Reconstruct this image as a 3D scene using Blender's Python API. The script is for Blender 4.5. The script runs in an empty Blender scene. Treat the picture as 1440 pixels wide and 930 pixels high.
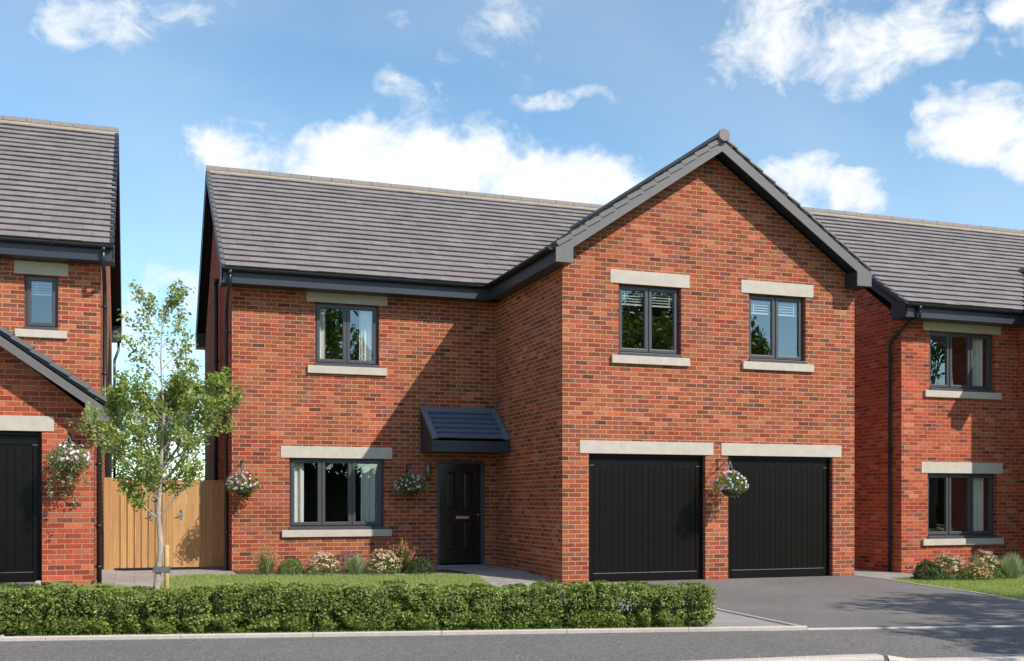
import bpy, bmesh, math, random
import numpy as np
from mathutils import Vector, Matrix, noise
random.seed(7)
SC = bpy.context.scene
COL = SC.collection
R = math.radians

# ------------------------------------------------------------------ objects
def tag(o, label=None, cat=None, group=None, kind=None):
    if label: o['label'] = label
    if cat: o['category'] = cat
    if group: o['group'] = group
    if kind: o['kind'] = kind
    return o

def empty(name, loc, label=None, cat=None, group=None, rz=0.0):
    o = bpy.data.objects.new(name, None); COL.objects.link(o)
    o.location = loc; o.rotation_euler = (0, 0, rz); o.empty_display_size = .2
    return tag(o, label, cat, group)

def worigin(o):
    v = Vector((0, 0, 0))
    while o is not None:
        v += o.location; o = o.parent
    return v

class MB:
    """collects faces given in world coordinates and links them as one mesh object"""
    def __init__(s): s.v = []; s.f = []; s.sm = []; s.cuts = []
    def mark(s): s.cuts.append((len(s.v), len(s.f))); return s
    def build_each(s, name, mat, parent=None, bevel=0.0):
        """one object per marked piece"""
        c = s.cuts+[(len(s.v), len(s.f))]; out = []
        for (v0, f0), (v1, f1) in zip(c, c[1:]):
            if f1 == f0: continue
            m = MB(); m.v = s.v[v0:v1]; m.f = [tuple(i-v0 for i in f) for f in s.f[f0:f1]]; m.sm = s.sm[f0:f1]
            out.append(m.build(name, mat, parent, bevel))
        return out
    def quad(s, *p, smooth=False):
        n = len(s.v); s.v += [tuple(q) for q in p]; s.f.append(tuple(range(n, n+len(p)))); s.sm.append(smooth); return s
    def box(s, x0, x1, y0, y1, z0, z1):
        n = len(s.v)
        s.v += [(x, y, z) for z in (z0, z1) for y in (y0, y1) for x in (x0, x1)]
        for f in ((0,2,3,1),(4,5,7,6),(0,1,5,4),(1,3,7,5),(3,2,6,7),(2,0,4,6)):
            s.f.append(tuple(n+i for i in f)); s.sm.append(False)
        return s
    def prism(s, poly, d):
        """poly: list of 3D points, extruded by vector d"""
        n = len(s.v); k = len(poly); d = Vector(d)
        s.v += [tuple(p) for p in poly] + [tuple(Vector(p)+d) for p in poly]
        s.f.append(tuple(range(n, n+k))); s.sm.append(False)
        s.f.append(tuple(range(n+2*k-1, n+k-1, -1))); s.sm.append(False)
        for i in range(k):
            j = (i+1) % k
            s.f.append((n+j, n+i, n+k+i, n+k+j)); s.sm.append(False)
        return s
    def tube(s, pts, r, seg=8, caps=True):
        pts = [Vector(p) for p in pts]
        rs = r if isinstance(r, (list, tuple)) else [r]*len(pts)
        n = len(s.v); up = None
        for i, p in enumerate(pts):
            t = (pts[min(i+1, len(pts)-1)]-pts[max(i-1, 0)]).normalized()
            if up is None:
                up = Vector((0, 0, 1)) if abs(t.z) < .9 else Vector((1, 0, 0))
            a = t.cross(up)
            if a.length < 1e-4: a = t.orthogonal()
            a.normalize(); b = a.cross(t).normalized(); up = b
            for k in range(seg):
                th = 2*math.pi*k/seg
                s.v.append(tuple(p+(a*math.cos(th)+b*math.sin(th))*rs[i]))
        for i in range(len(pts)-1):
            for k in range(seg):
                k2 = (k+1) % seg
                s.f.append((n+i*seg+k, n+i*seg+k2, n+(i+1)*seg+k2, n+(i+1)*seg+k)); s.sm.append(True)
        if caps:
            s.f.append(tuple(n+k for k in reversed(range(seg)))); s.sm.append(False)
            m = n+(len(pts)-1)*seg
            s.f.append(tuple(m+k for k in range(seg))); s.sm.append(False)
        return s
    def lathe(s, c, prof, seg=16):
        n = len(s.v)
        for (r, z) in prof:
            for k in range(seg):
                th = 2*math.pi*k/seg
                s.v.append((c[0]+r*math.cos(th), c[1]+r*math.sin(th), c[2]+z))
        for i in range(len(prof)-1):
            for k in range(seg):
                k2 = (k+1) % seg
                s.f.append((n+i*seg+k, n+i*seg+k2, n+(i+1)*seg+k2, n+(i+1)*seg+k)); s.sm.append(True)
        return s
    def build(s, name, mat, parent=None, bevel=0.0):
        o0 = worigin(parent) if parent else Vector((0, 0, 0))
        me = bpy.data.meshes.new(name)
        me.from_pydata([(v[0]-o0.x, v[1]-o0.y, v[2]-o0.z) for v in s.v], [], s.f)
        me.polygons.foreach_set('use_smooth', s.sm)
        me.materials.append(mat); me.update()
        o = bpy.data.objects.new(name, me); COL.objects.link(o)
        if parent: o.parent = parent
        if bevel:
            m = o.modifiers.new('bevel', 'BEVEL'); m.width = bevel; m.segments = 2; m.limit_method = 'ANGLE'
        return o

def np_mesh(name, verts, faces_n, k, mat, parent=None, origin=None):
    """verts (N,3) float, consecutive groups of k form faces"""
    o0 = worigin(parent) if parent else Vector((0, 0, 0))
    v = np.asarray(verts, np.float32) - np.array(o0, np.float32)
    me = bpy.data.meshes.new(name)
    nv = len(v); nf = nv//k
    me.vertices.add(nv); me.vertices.foreach_set('co', v.ravel())
    me.loops.add(nv); me.loops.foreach_set('vertex_index', np.arange(nv, dtype=np.int32))
    me.polygons.add(nf)
    me.polygons.foreach_set('loop_start', np.arange(0, nv, k, dtype=np.int32))
    me.polygons.foreach_set('loop_total', np.full(nf, k, dtype=np.int32))
    me.update(calc_edges=True); me.validate()
    for m in (mat if isinstance(mat, list) else [mat]): me.materials.append(m)
    o = bpy.data.objects.new(name, me); COL.objects.link(o)
    if parent: o.parent = parent
    return o

# ------------------------------------------------------------------ materials
class NT:
    def __init__(s, name):
        s.m = bpy.data.materials.new(name); s.m.use_nodes = True
        s.t = s.m.node_tree; s.n = s.t.nodes; s.l = s.t.links
        s.b = s.n['Principled BSDF']; s.out = s.n['Material Output']
    def N(s, typ, **kw):
        n = s.n.new(typ)
        for k, v in kw.items(): setattr(n, k, v)
        return n
    def L(s, a, b): s.l.new(a, b)
    def inp(s, sock, v):
        if isinstance(v, bpy.types.NodeSocket): s.L(v, sock)
        else: sock.default_value = v
    def math(s, op, a, b=0.0, c=None, clamp=False):
        n = s.N('ShaderNodeMath', operation=op, use_clamp=clamp)
        s.inp(n.inputs[0], a); s.inp(n.inputs[1], b)
        if c is not None: s.inp(n.inputs[2], c)
        return n.outputs[0]
    def mix(s, f, a, b, mode='MIX'):
        n = s.N('ShaderNodeMix', data_type='RGBA', blend_type=mode)
        s.inp(n.inputs[0], f); s.inp(n.inputs[6], a); s.inp(n.inputs[7], b)
        return n.outputs[2]
    def noise(s, vec, scale, detail=4, rough=.55):
        n = s.N('ShaderNodeTexNoise'); n.inputs['Scale'].default_value = scale
        n.inputs['Detail'].default_value = detail; n.inputs['Roughness'].default_value = rough
        if vec is not None: s.L(vec, n.inputs['Vector'])
        return n.outputs['Fac']
    def ramp(s, f, stops, interp='LINEAR'):
        n = s.N('ShaderNodeValToRGB'); n.color_ramp.interpolation = interp
        e = n.color_ramp.elements
        while len(e) < len(stops): e.new(.5)
        for i, (p, c) in enumerate(stops):
            e[i].position = p; e[i].color = c if len(c) == 4 else (*c, 1)
        s.L(f, n.inputs[0]); return n.outputs[0]
    def mapr(s, v, a, b, c, d):
        n = s.N('ShaderNodeMapRange'); s.L(v, n.inputs[0])
        for i, q in enumerate((a, b, c, d)): n.inputs[i+1].default_value = q
        return n.outputs[0]
    def bump(s, h, dist, strength=1.0):
        n = s.N('ShaderNodeBump'); n.inputs['Strength'].default_value = strength
        n.inputs['Distance'].default_value = dist
        s.L(h, n.inputs['Height']); s.L(n.outputs[0], s.b.inputs['Normal'])
    def pos(s): return s.N('ShaderNodeNewGeometry').outputs['Position']
    def obj(s): return s.N('ShaderNodeTexCoord').outputs['Object']

def rgb(r, g, b): return (r, g, b, 1.0)

def brick_mat(name, palette, mortar, seed):
    t = NT(name)
    g = t.N('ShaderNodeNewGeometry')
    sp = t.N('ShaderNodeSeparateXYZ'); t.L(g.outputs['Position'], sp.inputs[0])
    sn = t.N('ShaderNodeSeparateXYZ'); t.L(g.outputs['True Normal'], sn.inputs[0])
    side = t.math('GREATER_THAN', t.math('ABSOLUTE', sn.outputs[0]), .5)
    u0 = t.N('ShaderNodeMix'); t.L(side, u0.inputs[0]); t.L(sp.outputs[0], u0.inputs[2])
    # quarter-bond shift so that courses turn the corner
    t.L(t.math('ADD', sp.outputs[1], .1125), u0.inputs[3]); u = u0.outputs[0]
    row_f = t.math('DIVIDE', sp.outputs[2], .075)
    row = t.math('FLOOR', row_f)
    odd = t.math('MULTIPLY', t.math('MODULO', t.math('ADD', row, 1000.), 2.), .5)
    col_f = t.math('ADD', t.math('DIVIDE', u, .225), odd)
    col = t.math('FLOOR', col_f)
    fr = t.math('FRACT', row_f); fc = t.math('FRACT', col_f)
    nz = t.noise(g.outputs['Position'], 60, 2)
    wob = t.math('MULTIPLY', t.math('SUBTRACT', nz, .5), .05)
    dr = t.math('MINIMUM', fr, t.math('SUBTRACT', 1., fr))
    dc = t.math('MULTIPLY', t.math('MINIMUM', fc, t.math('SUBTRACT', 1., fc)), 3.0)
    d = t.math('ADD', t.math('MINIMUM', dr, dc), wob)
    isb = t.mapr(d, .060, .092, 0, 1)
    cv = t.N('ShaderNodeCombineXYZ'); t.L(col, cv.inputs[0]); t.L(row, cv.inputs[1])
    t.L(t.math('ADD', t.math('MULTIPLY', side, 17.), float(seed)), cv.inputs[2])
    wn = t.N('ShaderNodeTexWhiteNoise', noise_dimensions='3D'); t.L(cv.outputs[0], wn.inputs[0])
    sc = t.N('ShaderNodeSeparateColor'); t.L(wn.outputs['Color'], sc.inputs[0])
    base = t.ramp(wn.outputs['Value'], palette, 'CONSTANT')
    # clouding inside each brick (offset by the brick's own number)
    off = t.N('ShaderNodeVectorMath', operation='MULTIPLY_ADD'); t.L(wn.outputs['Color'], off.inputs[0])
    off.inputs[1].default_value = (9, 9, 9); t.L(g.outputs['Position'], off.inputs[2])
    n1 = t.noise(off.outputs[0], 13, 4, .6)
    n2 = t.noise(g.outputs['Position'], 120, 3, .7)
    n3 = t.noise(g.outputs['Position'], .8, 3)
    v = t.math('MULTIPLY', t.mapr(n1, .25, .75, .78, 1.24), t.mapr(n2, .2, .8, .8, 1.2))
    v = t.math('MULTIPLY', v, t.mapr(sc.outputs[1], 0, 1, .70, 1.14))
    bc = t.N('ShaderNodeVectorMath', operation='SCALE'); t.L(base, bc.inputs[0]); t.L(v, bc.inputs['Scale'])
    # smoky purple drag marks on some bricks
    smoke = t.math('MULTIPLY', t.mapr(n1, .50, .66, 0, .7), t.math('GREATER_THAN', sc.outputs[2], .6))
    c1 = t.mix(smoke, bc.outputs[0], rgb(.15, .072, .07))
    pale = t.math('MULTIPLY', t.mapr(n1, .42, .30, 0, .55), t.math('GREATER_THAN', sc.outputs[0], .6))
    c1 = t.mix(pale, c1, rgb(.50, .24, .15))
    mv = t.N('ShaderNodeVectorMath', operation='SCALE'); mv.inputs[0].default_value = mortar[:3]
    t.L(t.mapr(n2, .2, .8, .75, 1.2), mv.inputs['Scale'])
    c = t.mix(isb, mv.outputs[0], c1)
    big = t.N('ShaderNodeVectorMath', operation='SCALE'); t.L(c, big.inputs[0]); t.L(t.mapr(n3, .3, .7, .87, 1.10), big.inputs['Scale'])
    t.L(big.outputs[0], t.b.inputs['Base Color'])
    t.b.inputs['Roughness'].default_value = .88
    t.b.inputs['Specular IOR Level'].default_value = .25
    t.bump(t.math('ADD', isb, t.math('MULTIPLY', n2, .35)), .006, .8)
    return t.m

PAL = [(0, (0.355,0.081,0.039)), (.16, (0.298,0.061,0.031)), (.30, (0.389,0.102,0.050)), (.43, (0.330,0.081,0.043)), (.55, (0.256,0.055,0.031)),
       (.64, (0.429,0.127,0.066)), (.72, (0.372,0.091,0.038)), (.80, (0.272,0.081,0.058)), (.86, (0.330,0.049,0.025)), (.90, (0.149,0.042,0.031)), (.95, (0.207,0.064,0.048))]
PALR = [(0, (0.422,0.081,0.038)), (.2, (0.363,0.061,0.031)), (.36, (0.448,0.100,0.049)), (.5, (0.389,0.070,0.036)), (.62, (0.321,0.052,0.028)),
       (.72, (0.464,0.118,0.060)), (.82, (0.473,0.163,0.102)), (.86, (0.397,0.063,0.030)), (.93, (0.143,0.040,0.031)), (.97, (0.227,0.074,0.054))]
M = {}
M['brick'] = brick_mat('brick_multi', PAL, (.49, .325, .18), 3)
M['brick_red'] = brick_mat('brick_red', PALR, (.46, .26, .16), 11)

def simple(name, col, rough=.6, var=.12, scale=8, spec=.5, bump=0.0, bscale=200, metal=0, world=False, detail=5):
    t = NT(name); p = t.pos() if world else t.obj()
    n = t.noise(p, scale, detail, .6)
    s = t.N('ShaderNodeVectorMath', operation='SCALE'); s.inputs[0].default_value = col[:3]
    t.L(t.mapr(n, .25, .75, 1-var, 1+var), s.inputs['Scale'])
    t.L(s.outputs[0], t.b.inputs['Base Color'])
    t.b.inputs['Roughness'].default_value = rough
    t.b.inputs['Specular IOR Level'].default_value = spec
    t.b.inputs['Metallic'].default_value = metal
    if bump: t.bump(t.noise(p, bscale, 3), bump)
    return t.m

M['stone'] = simple('cast_stone', (.485, .435, .375), .85, .11, 7, .3, .002, 160)
M['anthracite'] = simple('anthracite_paint', (.062, .058, .065), .38, .06, 3)
M['trim'] = simple('dark_roof_trim', (.027, .030, .043), .42, .05, 2)  # darker, bluer copy of the roof trim with eaves shade put into its colour
M['gutter'] = simple('black_plastic', (.018, .019, .022), .28, .1, 4)
M['slate'] = simple('blue_slate', (.13, .16, .23), .4, .12, 9)  # porch canopy tiles, the blue is sky reflected in shade, put into the colour
M['lead'] = simple('lead_flashing', (.14, .17, .20), .4, .1, 9)  # canopy flashing, blue-grey with the same sky reflection coloured in
M['iron'] = simple('black_iron', (.015, .014, .016), .5, .2, 30)
M['garage'] = simple('black_garage_paint', (.0062, .005, .0045), .34, .15, 2.5, .22)
M['door'] = simple('black_gloss_door', (.012, .011, .012), .18, .1, 4)
M['brass'] = simple('letter_brass', (.65, .42, .36), .35, .1, 20, metal=1)
M['steel'] = simple('galvanised_steel', (.33, .34, .36), .45, .2, 20, metal=.8)
M['curtain'] = simple('curtain_fabric', (.72, .70, .66), .9, .04, 10)
M['blind'] = simple('white_blind', (.42, .43, .44), .6, .03, 10)
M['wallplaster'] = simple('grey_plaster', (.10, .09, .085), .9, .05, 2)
M['bedding'] = simple('ridge_mortar', (.34, .275, .19), .9, .18, 12)
M['stake'] = simple('pale_stake_wood', (.55, .36, .17), .8, .12, 14)
M['rubber'] = simple('grey_rubber_strap', (.10, .11, .11), .7, .1, 20)
M['soil'] = simple('soil', (.075, .055, .042), .95, .4, 14, .2, .02, 30, world=True)
M['pot'] = simple('moss_liner', (.06, .035, .022), .95, .3, 30)

def tile_mat():
    t = NT('grey_concrete_tiles'); p = t.obj()
    n = t.noise(p, 3.0, 5, .6); n2 = t.noise(p, 55, 3, .6)
    rnd = t.N('ShaderNodeNewGeometry').outputs['Random Per Island']
    v = t.math('MULTIPLY', t.mapr(n, .3, .7, .84, 1.14), t.mapr(n2, .2, .8, .86, 1.14))
    v = t.math('MULTIPLY', v, t.mapr(rnd, 0, 1, .91, 1.07))
    s = t.N('ShaderNodeVectorMath', operation='SCALE'); s.inputs[0].default_value = (.205, .180, .178)
    t.L(v, s.inputs['Scale']); t.L(s.outputs[0], t.b.inputs['Base Color'])
    t.b.inputs['Roughness'].default_value = .72
    t.bump(n2, .002)
    return t.m
M['tile'] = tile_mat()
M['ridge'] = simple('ridge_tile_concrete', (.20, .178, .172), .75, .12, 8)
M['trimlight'] = simple('verge_grey', (.128, .118, .121), .6, .08, 6)  # paler copy of the roof trim, sunlight on verges and barges put into colour

def ground_mat(name, col, speck, var=.1, scale=900, world=True, patch=.5, rough=.9):
    t = NT(name); p = t.pos()
    n = t.noise(p, scale*.12, 3, .75); n1 = t.noise(p, patch, 4, .6); n3 = t.noise(p, 9, 4, .7)
    vo = t.N('ShaderNodeTexVoronoi'); vo.inputs['Scale'].default_value = scale*.09; t.L(p, vo.inputs['Vector'])
    sc = t.N('ShaderNodeSeparateColor'); t.L(vo.outputs['Color'], sc.inputs[0])
    v = t.math('MULTIPLY', t.mapr(n, .25, .75, 1-speck, 1+speck), t.mapr(n1, .3, .7, 1-var, 1+var))
    v = t.math('MULTIPLY', v, t.mapr(n3, .3, .7, .93, 1.07))
    v = t.math('MULTIPLY', v, t.mapr(sc.outputs[0], 0, 1, 1-speck*.8, 1+speck*.8))
    s = t.N('ShaderNodeVectorMath', operation='SCALE'); s.inputs[0].default_value = col
    t.L(v, s.inputs['Scale']); t.L(s.outputs[0], t.b.inputs['Base Color'])
    t.b.inputs['Roughness'].default_value = rough
    t.b.inputs['Specular IOR Level'].default_value = .3
    t.bump(t.math('ADD', n, sc.outputs[1]), .003, .7)
    return t.m
M['asphalt'] = ground_mat('tarmac_drive', (.170, .156, .145), .34, .15)
M['footway'] = ground_mat('tarmac_footway', (.155, .143, .133), .45, .07, 700)
M['road'] = ground_mat('tarmac_road', (.12, .115, .125), .3, .08)
M['kerb'] = ground_mat('concrete_kerb', (.52, .46, .41), .12, .08, 1200)

def slab_mat():
    t = NT('grey_paving_slabs'); p = t.pos()
    br = t.N('ShaderNodeTexBrick'); t.L(p, br.inputs['Vector'])
    br.inputs['Color1'].default_value = rgb(.33,.30,.28); br.inputs['Color2'].default_value = rgb(.28,.255,.24)
    br.inputs['Mortar'].default_value = rgb(.12,.11,.10); br.inputs['Scale'].default_value = 1
    br.inputs['Mortar Size'].default_value = .006; br.inputs['Brick Width'].default_value = .6; br.inputs['Row Height'].default_value = .45
    n = t.noise(p, 6, 5, .65)
    c = t.N('ShaderNodeVectorMath', operation='SCALE'); t.L(br.outputs['Color'], c.inputs[0]); t.L(t.mapr(n, .3, .7, .85, 1.15), c.inputs['Scale'])
    t.L(c.outputs[0], t.b.inputs['Base Color']); t.b.inputs['Roughness'].default_value = .85
    t.bump(t.math('SUBTRACT', n, br.outputs['Fac']), .003)
    return t.m
M['slab'] = slab_mat()

def wood_mat():
    t = NT('larch_boards'); p = t.obj()
    mp = t.N('ShaderNodeMapping'); t.L(p, mp.inputs[0]); mp.inputs['Scale'].default_value = (14, 14, .9)
    rnd = t.N('ShaderNodeNewGeometry').outputs['Random Per Island']
    ad = t.N('ShaderNodeVectorMath', operation='ADD'); t.L(mp.outputs[0], ad.inputs[0])
    cc = t.N('ShaderNodeCombineXYZ'); t.L(t.math('MULTIPLY', rnd, 40.), cc.inputs[2]); t.L(cc.outputs[0], ad.inputs[1])
    n = t.noise(ad.outputs[0], 2.2, 5, .65)
    w = t.N('ShaderNodeTexWave'); w.bands_direction = 'X'; t.L(ad.outputs[0], w.inputs['Vector'])
    w.inputs['Scale'].default_value = .9; w.inputs['Distortion'].default_value = 7; w.inputs['Detail'].default_value = 3
    f = t.math('MULTIPLY_ADD', w.outputs['Fac'], .35, t.math('MULTIPLY', n, .65))
    c = t.ramp(f, [(.2, (.30,.145,.05)), (.5, (.46,.255,.095)), (.8, (.58,.35,.15))])
    s = t.N('ShaderNodeVectorMath', operation='SCALE'); t.L(c, s.inputs[0]); t.L(t.mapr(rnd, 0, 1, .8, 1.12), s.inputs['Scale'])
    t.L(s.outputs[0], t.b.inputs['Base Color']); t.b.inputs['Roughness'].default_value = .75
    t.bump(f, .002)
    return t.m
M['wood'] = wood_mat()

def glass_mat():
    t = NT('window_glass')
    tr = t.N('ShaderNodeBsdfTransparent'); tr.inputs[0].default_value = rgb(.93, .95, .94)
    gl = t.N('ShaderNodeBsdfGlossy'); gl.inputs['Roughness'].default_value = .0
    gl.inputs[0].default_value = rgb(.92, .97, 1)
    lw = t.N('ShaderNodeLayerWeight'); lw.inputs[0].default_value = .5
    n = t.noise(t.obj(), 1.1, 1)
    bp = t.N('ShaderNodeBump'); bp.inputs['Distance'].default_value = .004; t.L(n, bp.inputs['Height'])
    t.L(bp.outputs[0], gl.inputs['Normal'])
    f = t.math('ADD', t.math('MULTIPLY', t.math('POWER', lw.outputs['Facing'], 4.0), .75), .20, clamp=True)
    mx = t.N('ShaderNodeMixShader'); t.L(f, mx.inputs[0]); t.L(tr.outputs[0], mx.inputs[1]); t.L(gl.outputs[0], mx.inputs[2])
    t.L(mx.outputs[0], t.out.inputs['Surface'])
    return t.m
M['glass'] = glass_mat()

def leaf_mat(name, cols, trans=.35, rough=.5, sc=1.6, spec=.35):
    t = NT(name)
    rnd = t.N('ShaderNodeNewGeometry').outputs['Random Per Island']
    n = t.noise(t.obj(), sc, 2)
    f = t.math('ADD', t.math('MULTIPLY', rnd, .7), t.math('MULTIPLY', t.math('SUBTRACT', n, .35), .6), clamp=True)
    k = len(cols)-1
    c = t.ramp(f, [(i/k, cc) for i, cc in enumerate(cols)])
    t.L(c, t.b.inputs['Base Color']); t.b.inputs['Roughness'].default_value = rough
    t.b.inputs['Specular IOR Level'].default_value = spec
    tl = t.N('ShaderNodeBsdfTranslucent')
    cm = t.mix(1.0, c, rgb(1.25, 1.3, .55), 'MULTIPLY'); t.L(cm, tl.inputs[0])
    mx = t.N('ShaderNodeMixShader'); mx.inputs[0].default_value = trans
    t.L(t.b.outputs[0], mx.inputs[1]); t.L(tl.outputs[0], mx.inputs[2]); t.L(mx.outputs[0], t.out.inputs['Surface'])
    return t.m
M['hedge'] = leaf_mat('hedge_leaf', [(.085,.12,.024), (.16,.21,.042), (.27,.325,.08), (.42,.46,.15)], .3)
M['leaf_shade'] = leaf_mat('dark_hedge_leaf', [(.012,.022,.006), (.02,.035,.009), (.035,.055,.014)], .1, sc=.5)
M['leaf_tree'] = leaf_mat('young_tree_leaf', [(.17,.215,.055), (.26,.325,.085), (.36,.43,.14), (.52,.56,.28)], .45)
M['leaf_big'] = leaf_mat('broadleaf', [(.07,.11,.02), (.11,.165,.035), (.17,.22,.055)], .45, sc=.5)
M['leaf_far'] = leaf_mat('distant_leaf', [(.06,.10,.04), (.10,.15,.06), (.16,.21,.10)], .35, sc=.6)
M['grass'] = leaf_mat('grass_blade', [(.23,.29,.09), (.31,.37,.125), (.42,.47,.19)], .35, .6, .8, .2)
M['grass_under'] = simple('turf', (.24, .28, .10), .95, .3, 6, .2, .01, 60, world=True)
M['leaf_shrub'] = leaf_mat('shrub_leaf', [(.08,.15,.03), (.13,.22,.05), (.21,.31,.09)], .3, sc=6)
M['leaf_dark'] = leaf_mat('dark_shrub_leaf', [(.03,.065,.018), (.055,.10,.028), (.085,.14,.04)], .25, sc=6)
M['leaf_silver'] = leaf_mat('lavender_leaf', [(.22,.28,.15), (.32,.38,.23), (.44,.48,.32)], .25, sc=6)
M['leaf_pale'] = leaf_mat('variegated_leaf', [(.10,.16,.05), (.22,.28,.12), (.50,.50,.32)], .3, sc=12)
M['fl_pink'] = leaf_mat('sedum_pink', [(.62,.36,.27), (.72,.50,.38), (.78,.62,.50)], .2, sc=9)
M['fl_rose'] = leaf_mat('sedum_rose', [(.52,.32,.27), (.66,.46,.40), (.74,.60,.54)], .2, sc=9)
M['fl_orange'] = leaf_mat('grass_plume', [(.48,.22,.10), (.60,.33,.16), (.66,.45,.25)], .3, sc=9)
M['fl_salmon'] = leaf_mat('salmon_flower', [(.55,.19,.09), (.68,.31,.17), (.72,.45,.28)], .2, sc=9)
M['fl_purple'] = leaf_mat('lavender_flower', [(.16,.06,.18), (.26,.12,.30), (.35,.2,.4)], .2, sc=9)
M['fl_mixed'] = leaf_mat('basket_flower', [(.42,.05,.24), (.60,.32,.58), (.74,.60,.76), (.85,.82,.84), (.80,.72,.22)], .25, sc=14)

def bark_mat(name, a, b, s=12):
    t = NT(name); p = t.obj()
    mp = t.N('ShaderNodeMapping'); t.L(p, mp.inputs[0]); mp.inputs['Scale'].default_value = (1, 1, .35)
    n = t.noise(mp.outputs[0], s, 5, .7)
    c = t.ramp(n, [(.3, a), (.7, b)])
    t.L(c, t.b.inputs['Base Color']); t.b.inputs['Roughness'].default_value = .85
    t.bump(n, .01)
    return t.m
M['bark_young'] = bark_mat('pale_birch_bark', (.22,.17,.14), (.50,.43,.38), 18)
M['bark'] = bark_mat('brown_bark', (.06,.045,.032), (.14,.10,.075))

# ------------------------------------------------------------------ terrain
def ss(t): t = max(0., min(1., t)); return t*t*(3-2*t)
def hgt(x, y):
    a = .10*max(0., min(1., y/1.9)) if x < 0.02 else 0.
    b = .135*ss((-x-6.0)/1.2)*ss((y+4.6)/4.8)
    c = .07*ss((-x-7.25)/.6)*ss((y+4.6)/4.8)
    d = -.075*ss((x-5.75)/.5)*ss((y+3.0)/2.2)
    return max(a, b)+c+d

def drape(name, poly, dz, mat, step=.4, label=None):
    bm = bmesh.new()
    bm.faces.new([bm.verts.new((p[0], p[1], 0)) for p in poly])
    xs = [p[0] for p in poly]; ys = [p[1] for p in poly]
    for ax, lo, hi in ((0, min(xs), max(xs)), (1, min(ys), max(ys))):
        k = math.floor(lo/step)+1
        while k*step < hi:
            no = (1, 0, 0) if ax == 0 else (0, 1, 0)
            co = (k*step, 0, 0) if ax == 0 else (0, k*step, 0)
            bmesh.ops.bisect_plane(bm, geom=bm.verts[:]+bm.edges[:]+bm.faces[:], plane_co=co, plane_no=no)
            k += 1
    for v in bm.verts: v.co.z = hgt(v.co.x, v.co.y)+dz
    bmesh.ops.recalc_face_normals(bm, faces=bm.faces)
    me = bpy.data.meshes.new(name); bm.to_mesh(me); bm.free()
    if me.polygons[0].normal.z < 0: me.flip_normals()
    me.materials.append(mat)
    o = bpy.data.objects.new(name, me); COL.objects.link(o)
    o['kind'] = 'structure'
    return o

def yK(x): return -6.58-.230*x          # edging line between plots and footway
drape('garden_ground', [(-12.5, yK(-12.5)), (13, yK(13)), (13, 14), (-12.5, 14)], -.03, M['soil'], .5)
# flat land all round to the horizon, under everything
def far_ground():
    mb = MB(); s = 600
    mb.quad((-s, -s, -.16), (s, -s, -.16), (s, s, -.16), (-s, s, -.16))
    o = mb.build('ground', M['grass_under']); o['kind'] = 'structure'
far_ground()
LAWN = [(-7.7, yK(-7.7)), (-1.02, yK(-1.02)), (-1.33, -.75), (-1.02, 1.35), (-1.55, 1.62), (-2.2, 1.72), (-4.87, 2.3), (-5.6, 2.62), (-6.05, 2.3), (-6.3, .58), (-6.9, .62), (-7.3, .9), (-7.7, .7)]
drape('lawn', LAWN, .006, M['grass_under'])
drape('paved_path', [(-7.86, .72), (-7.3, .92), (-6.9, .64), (-6.3, .60), (-6.05, 2.32), (-5.6, 2.64), (-4.95, 2.42), (-4.95, 3.44), (-4.95, 9), (-7.15, 9), (-7.15, .3), (-7.86, .3)], .010, M['slab'])
drape('entrance_path', [(-1.62, 3.44), (-1.62, 2.75), (-1.2, 2.6), (-1.02, 1.37), (-1.33, -.75), (-1.02, yK(-1.02)), (.09, yK(.09)), (.45, -.02), (0, 0), (0, 3.44)], .010, M['slab'])
drape('flower_bed', [(-4.95, 3.44), (-4.95, 2.42), (-4.87, 2.31), (-2.2, 1.74), (-1.55, 1.64), (-1.06, 1.39), (-1.2, 2.6), (-1.62, 2.75), (-1.62, 3.44)], .008, M['soil'], .3)
DRV = [(.45, .06), (.10, yK(.10)), (5.2, yK(5.2)), (4.6, -5.03), (5.03, -3.62), (5.26, -2.22), (5.57, -1.04), (5.66, .06)]
drape('driveway', DRV, .014, M['asphalt'])
LAWN2 = [(4.66, -5.03), (5.26, yK(5.26)), (13, yK(13)), (13, -.15), (6.6, .15), (6.25, -.8), (5.63, -1.05), (5.32, -2.22), (5.09, -3.62)]
drape('neighbour_lawn', LAWN2, .006, M['grass_under'])
drape('side_path', [(5.70, .06), (5.64, -1.02), (6.23, -.82), (6.6, .16), (7.8, .2), (7.8, 9), (5.7, 9)], .010, M['slab'])
drape('neighbour_bed', [(6.62, .16), (13, -.13), (13, 1.3), (7.8, 1.3), (7.8, .22)], .008, M['soil'], .4)
drape('neighbour_driveway', [(-13, .3), (-7.86, .3), (-7.86, -.6), (-7.82, yK(-7.82)), (-13, yK(-13))], .012, M['asphalt'])

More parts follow.
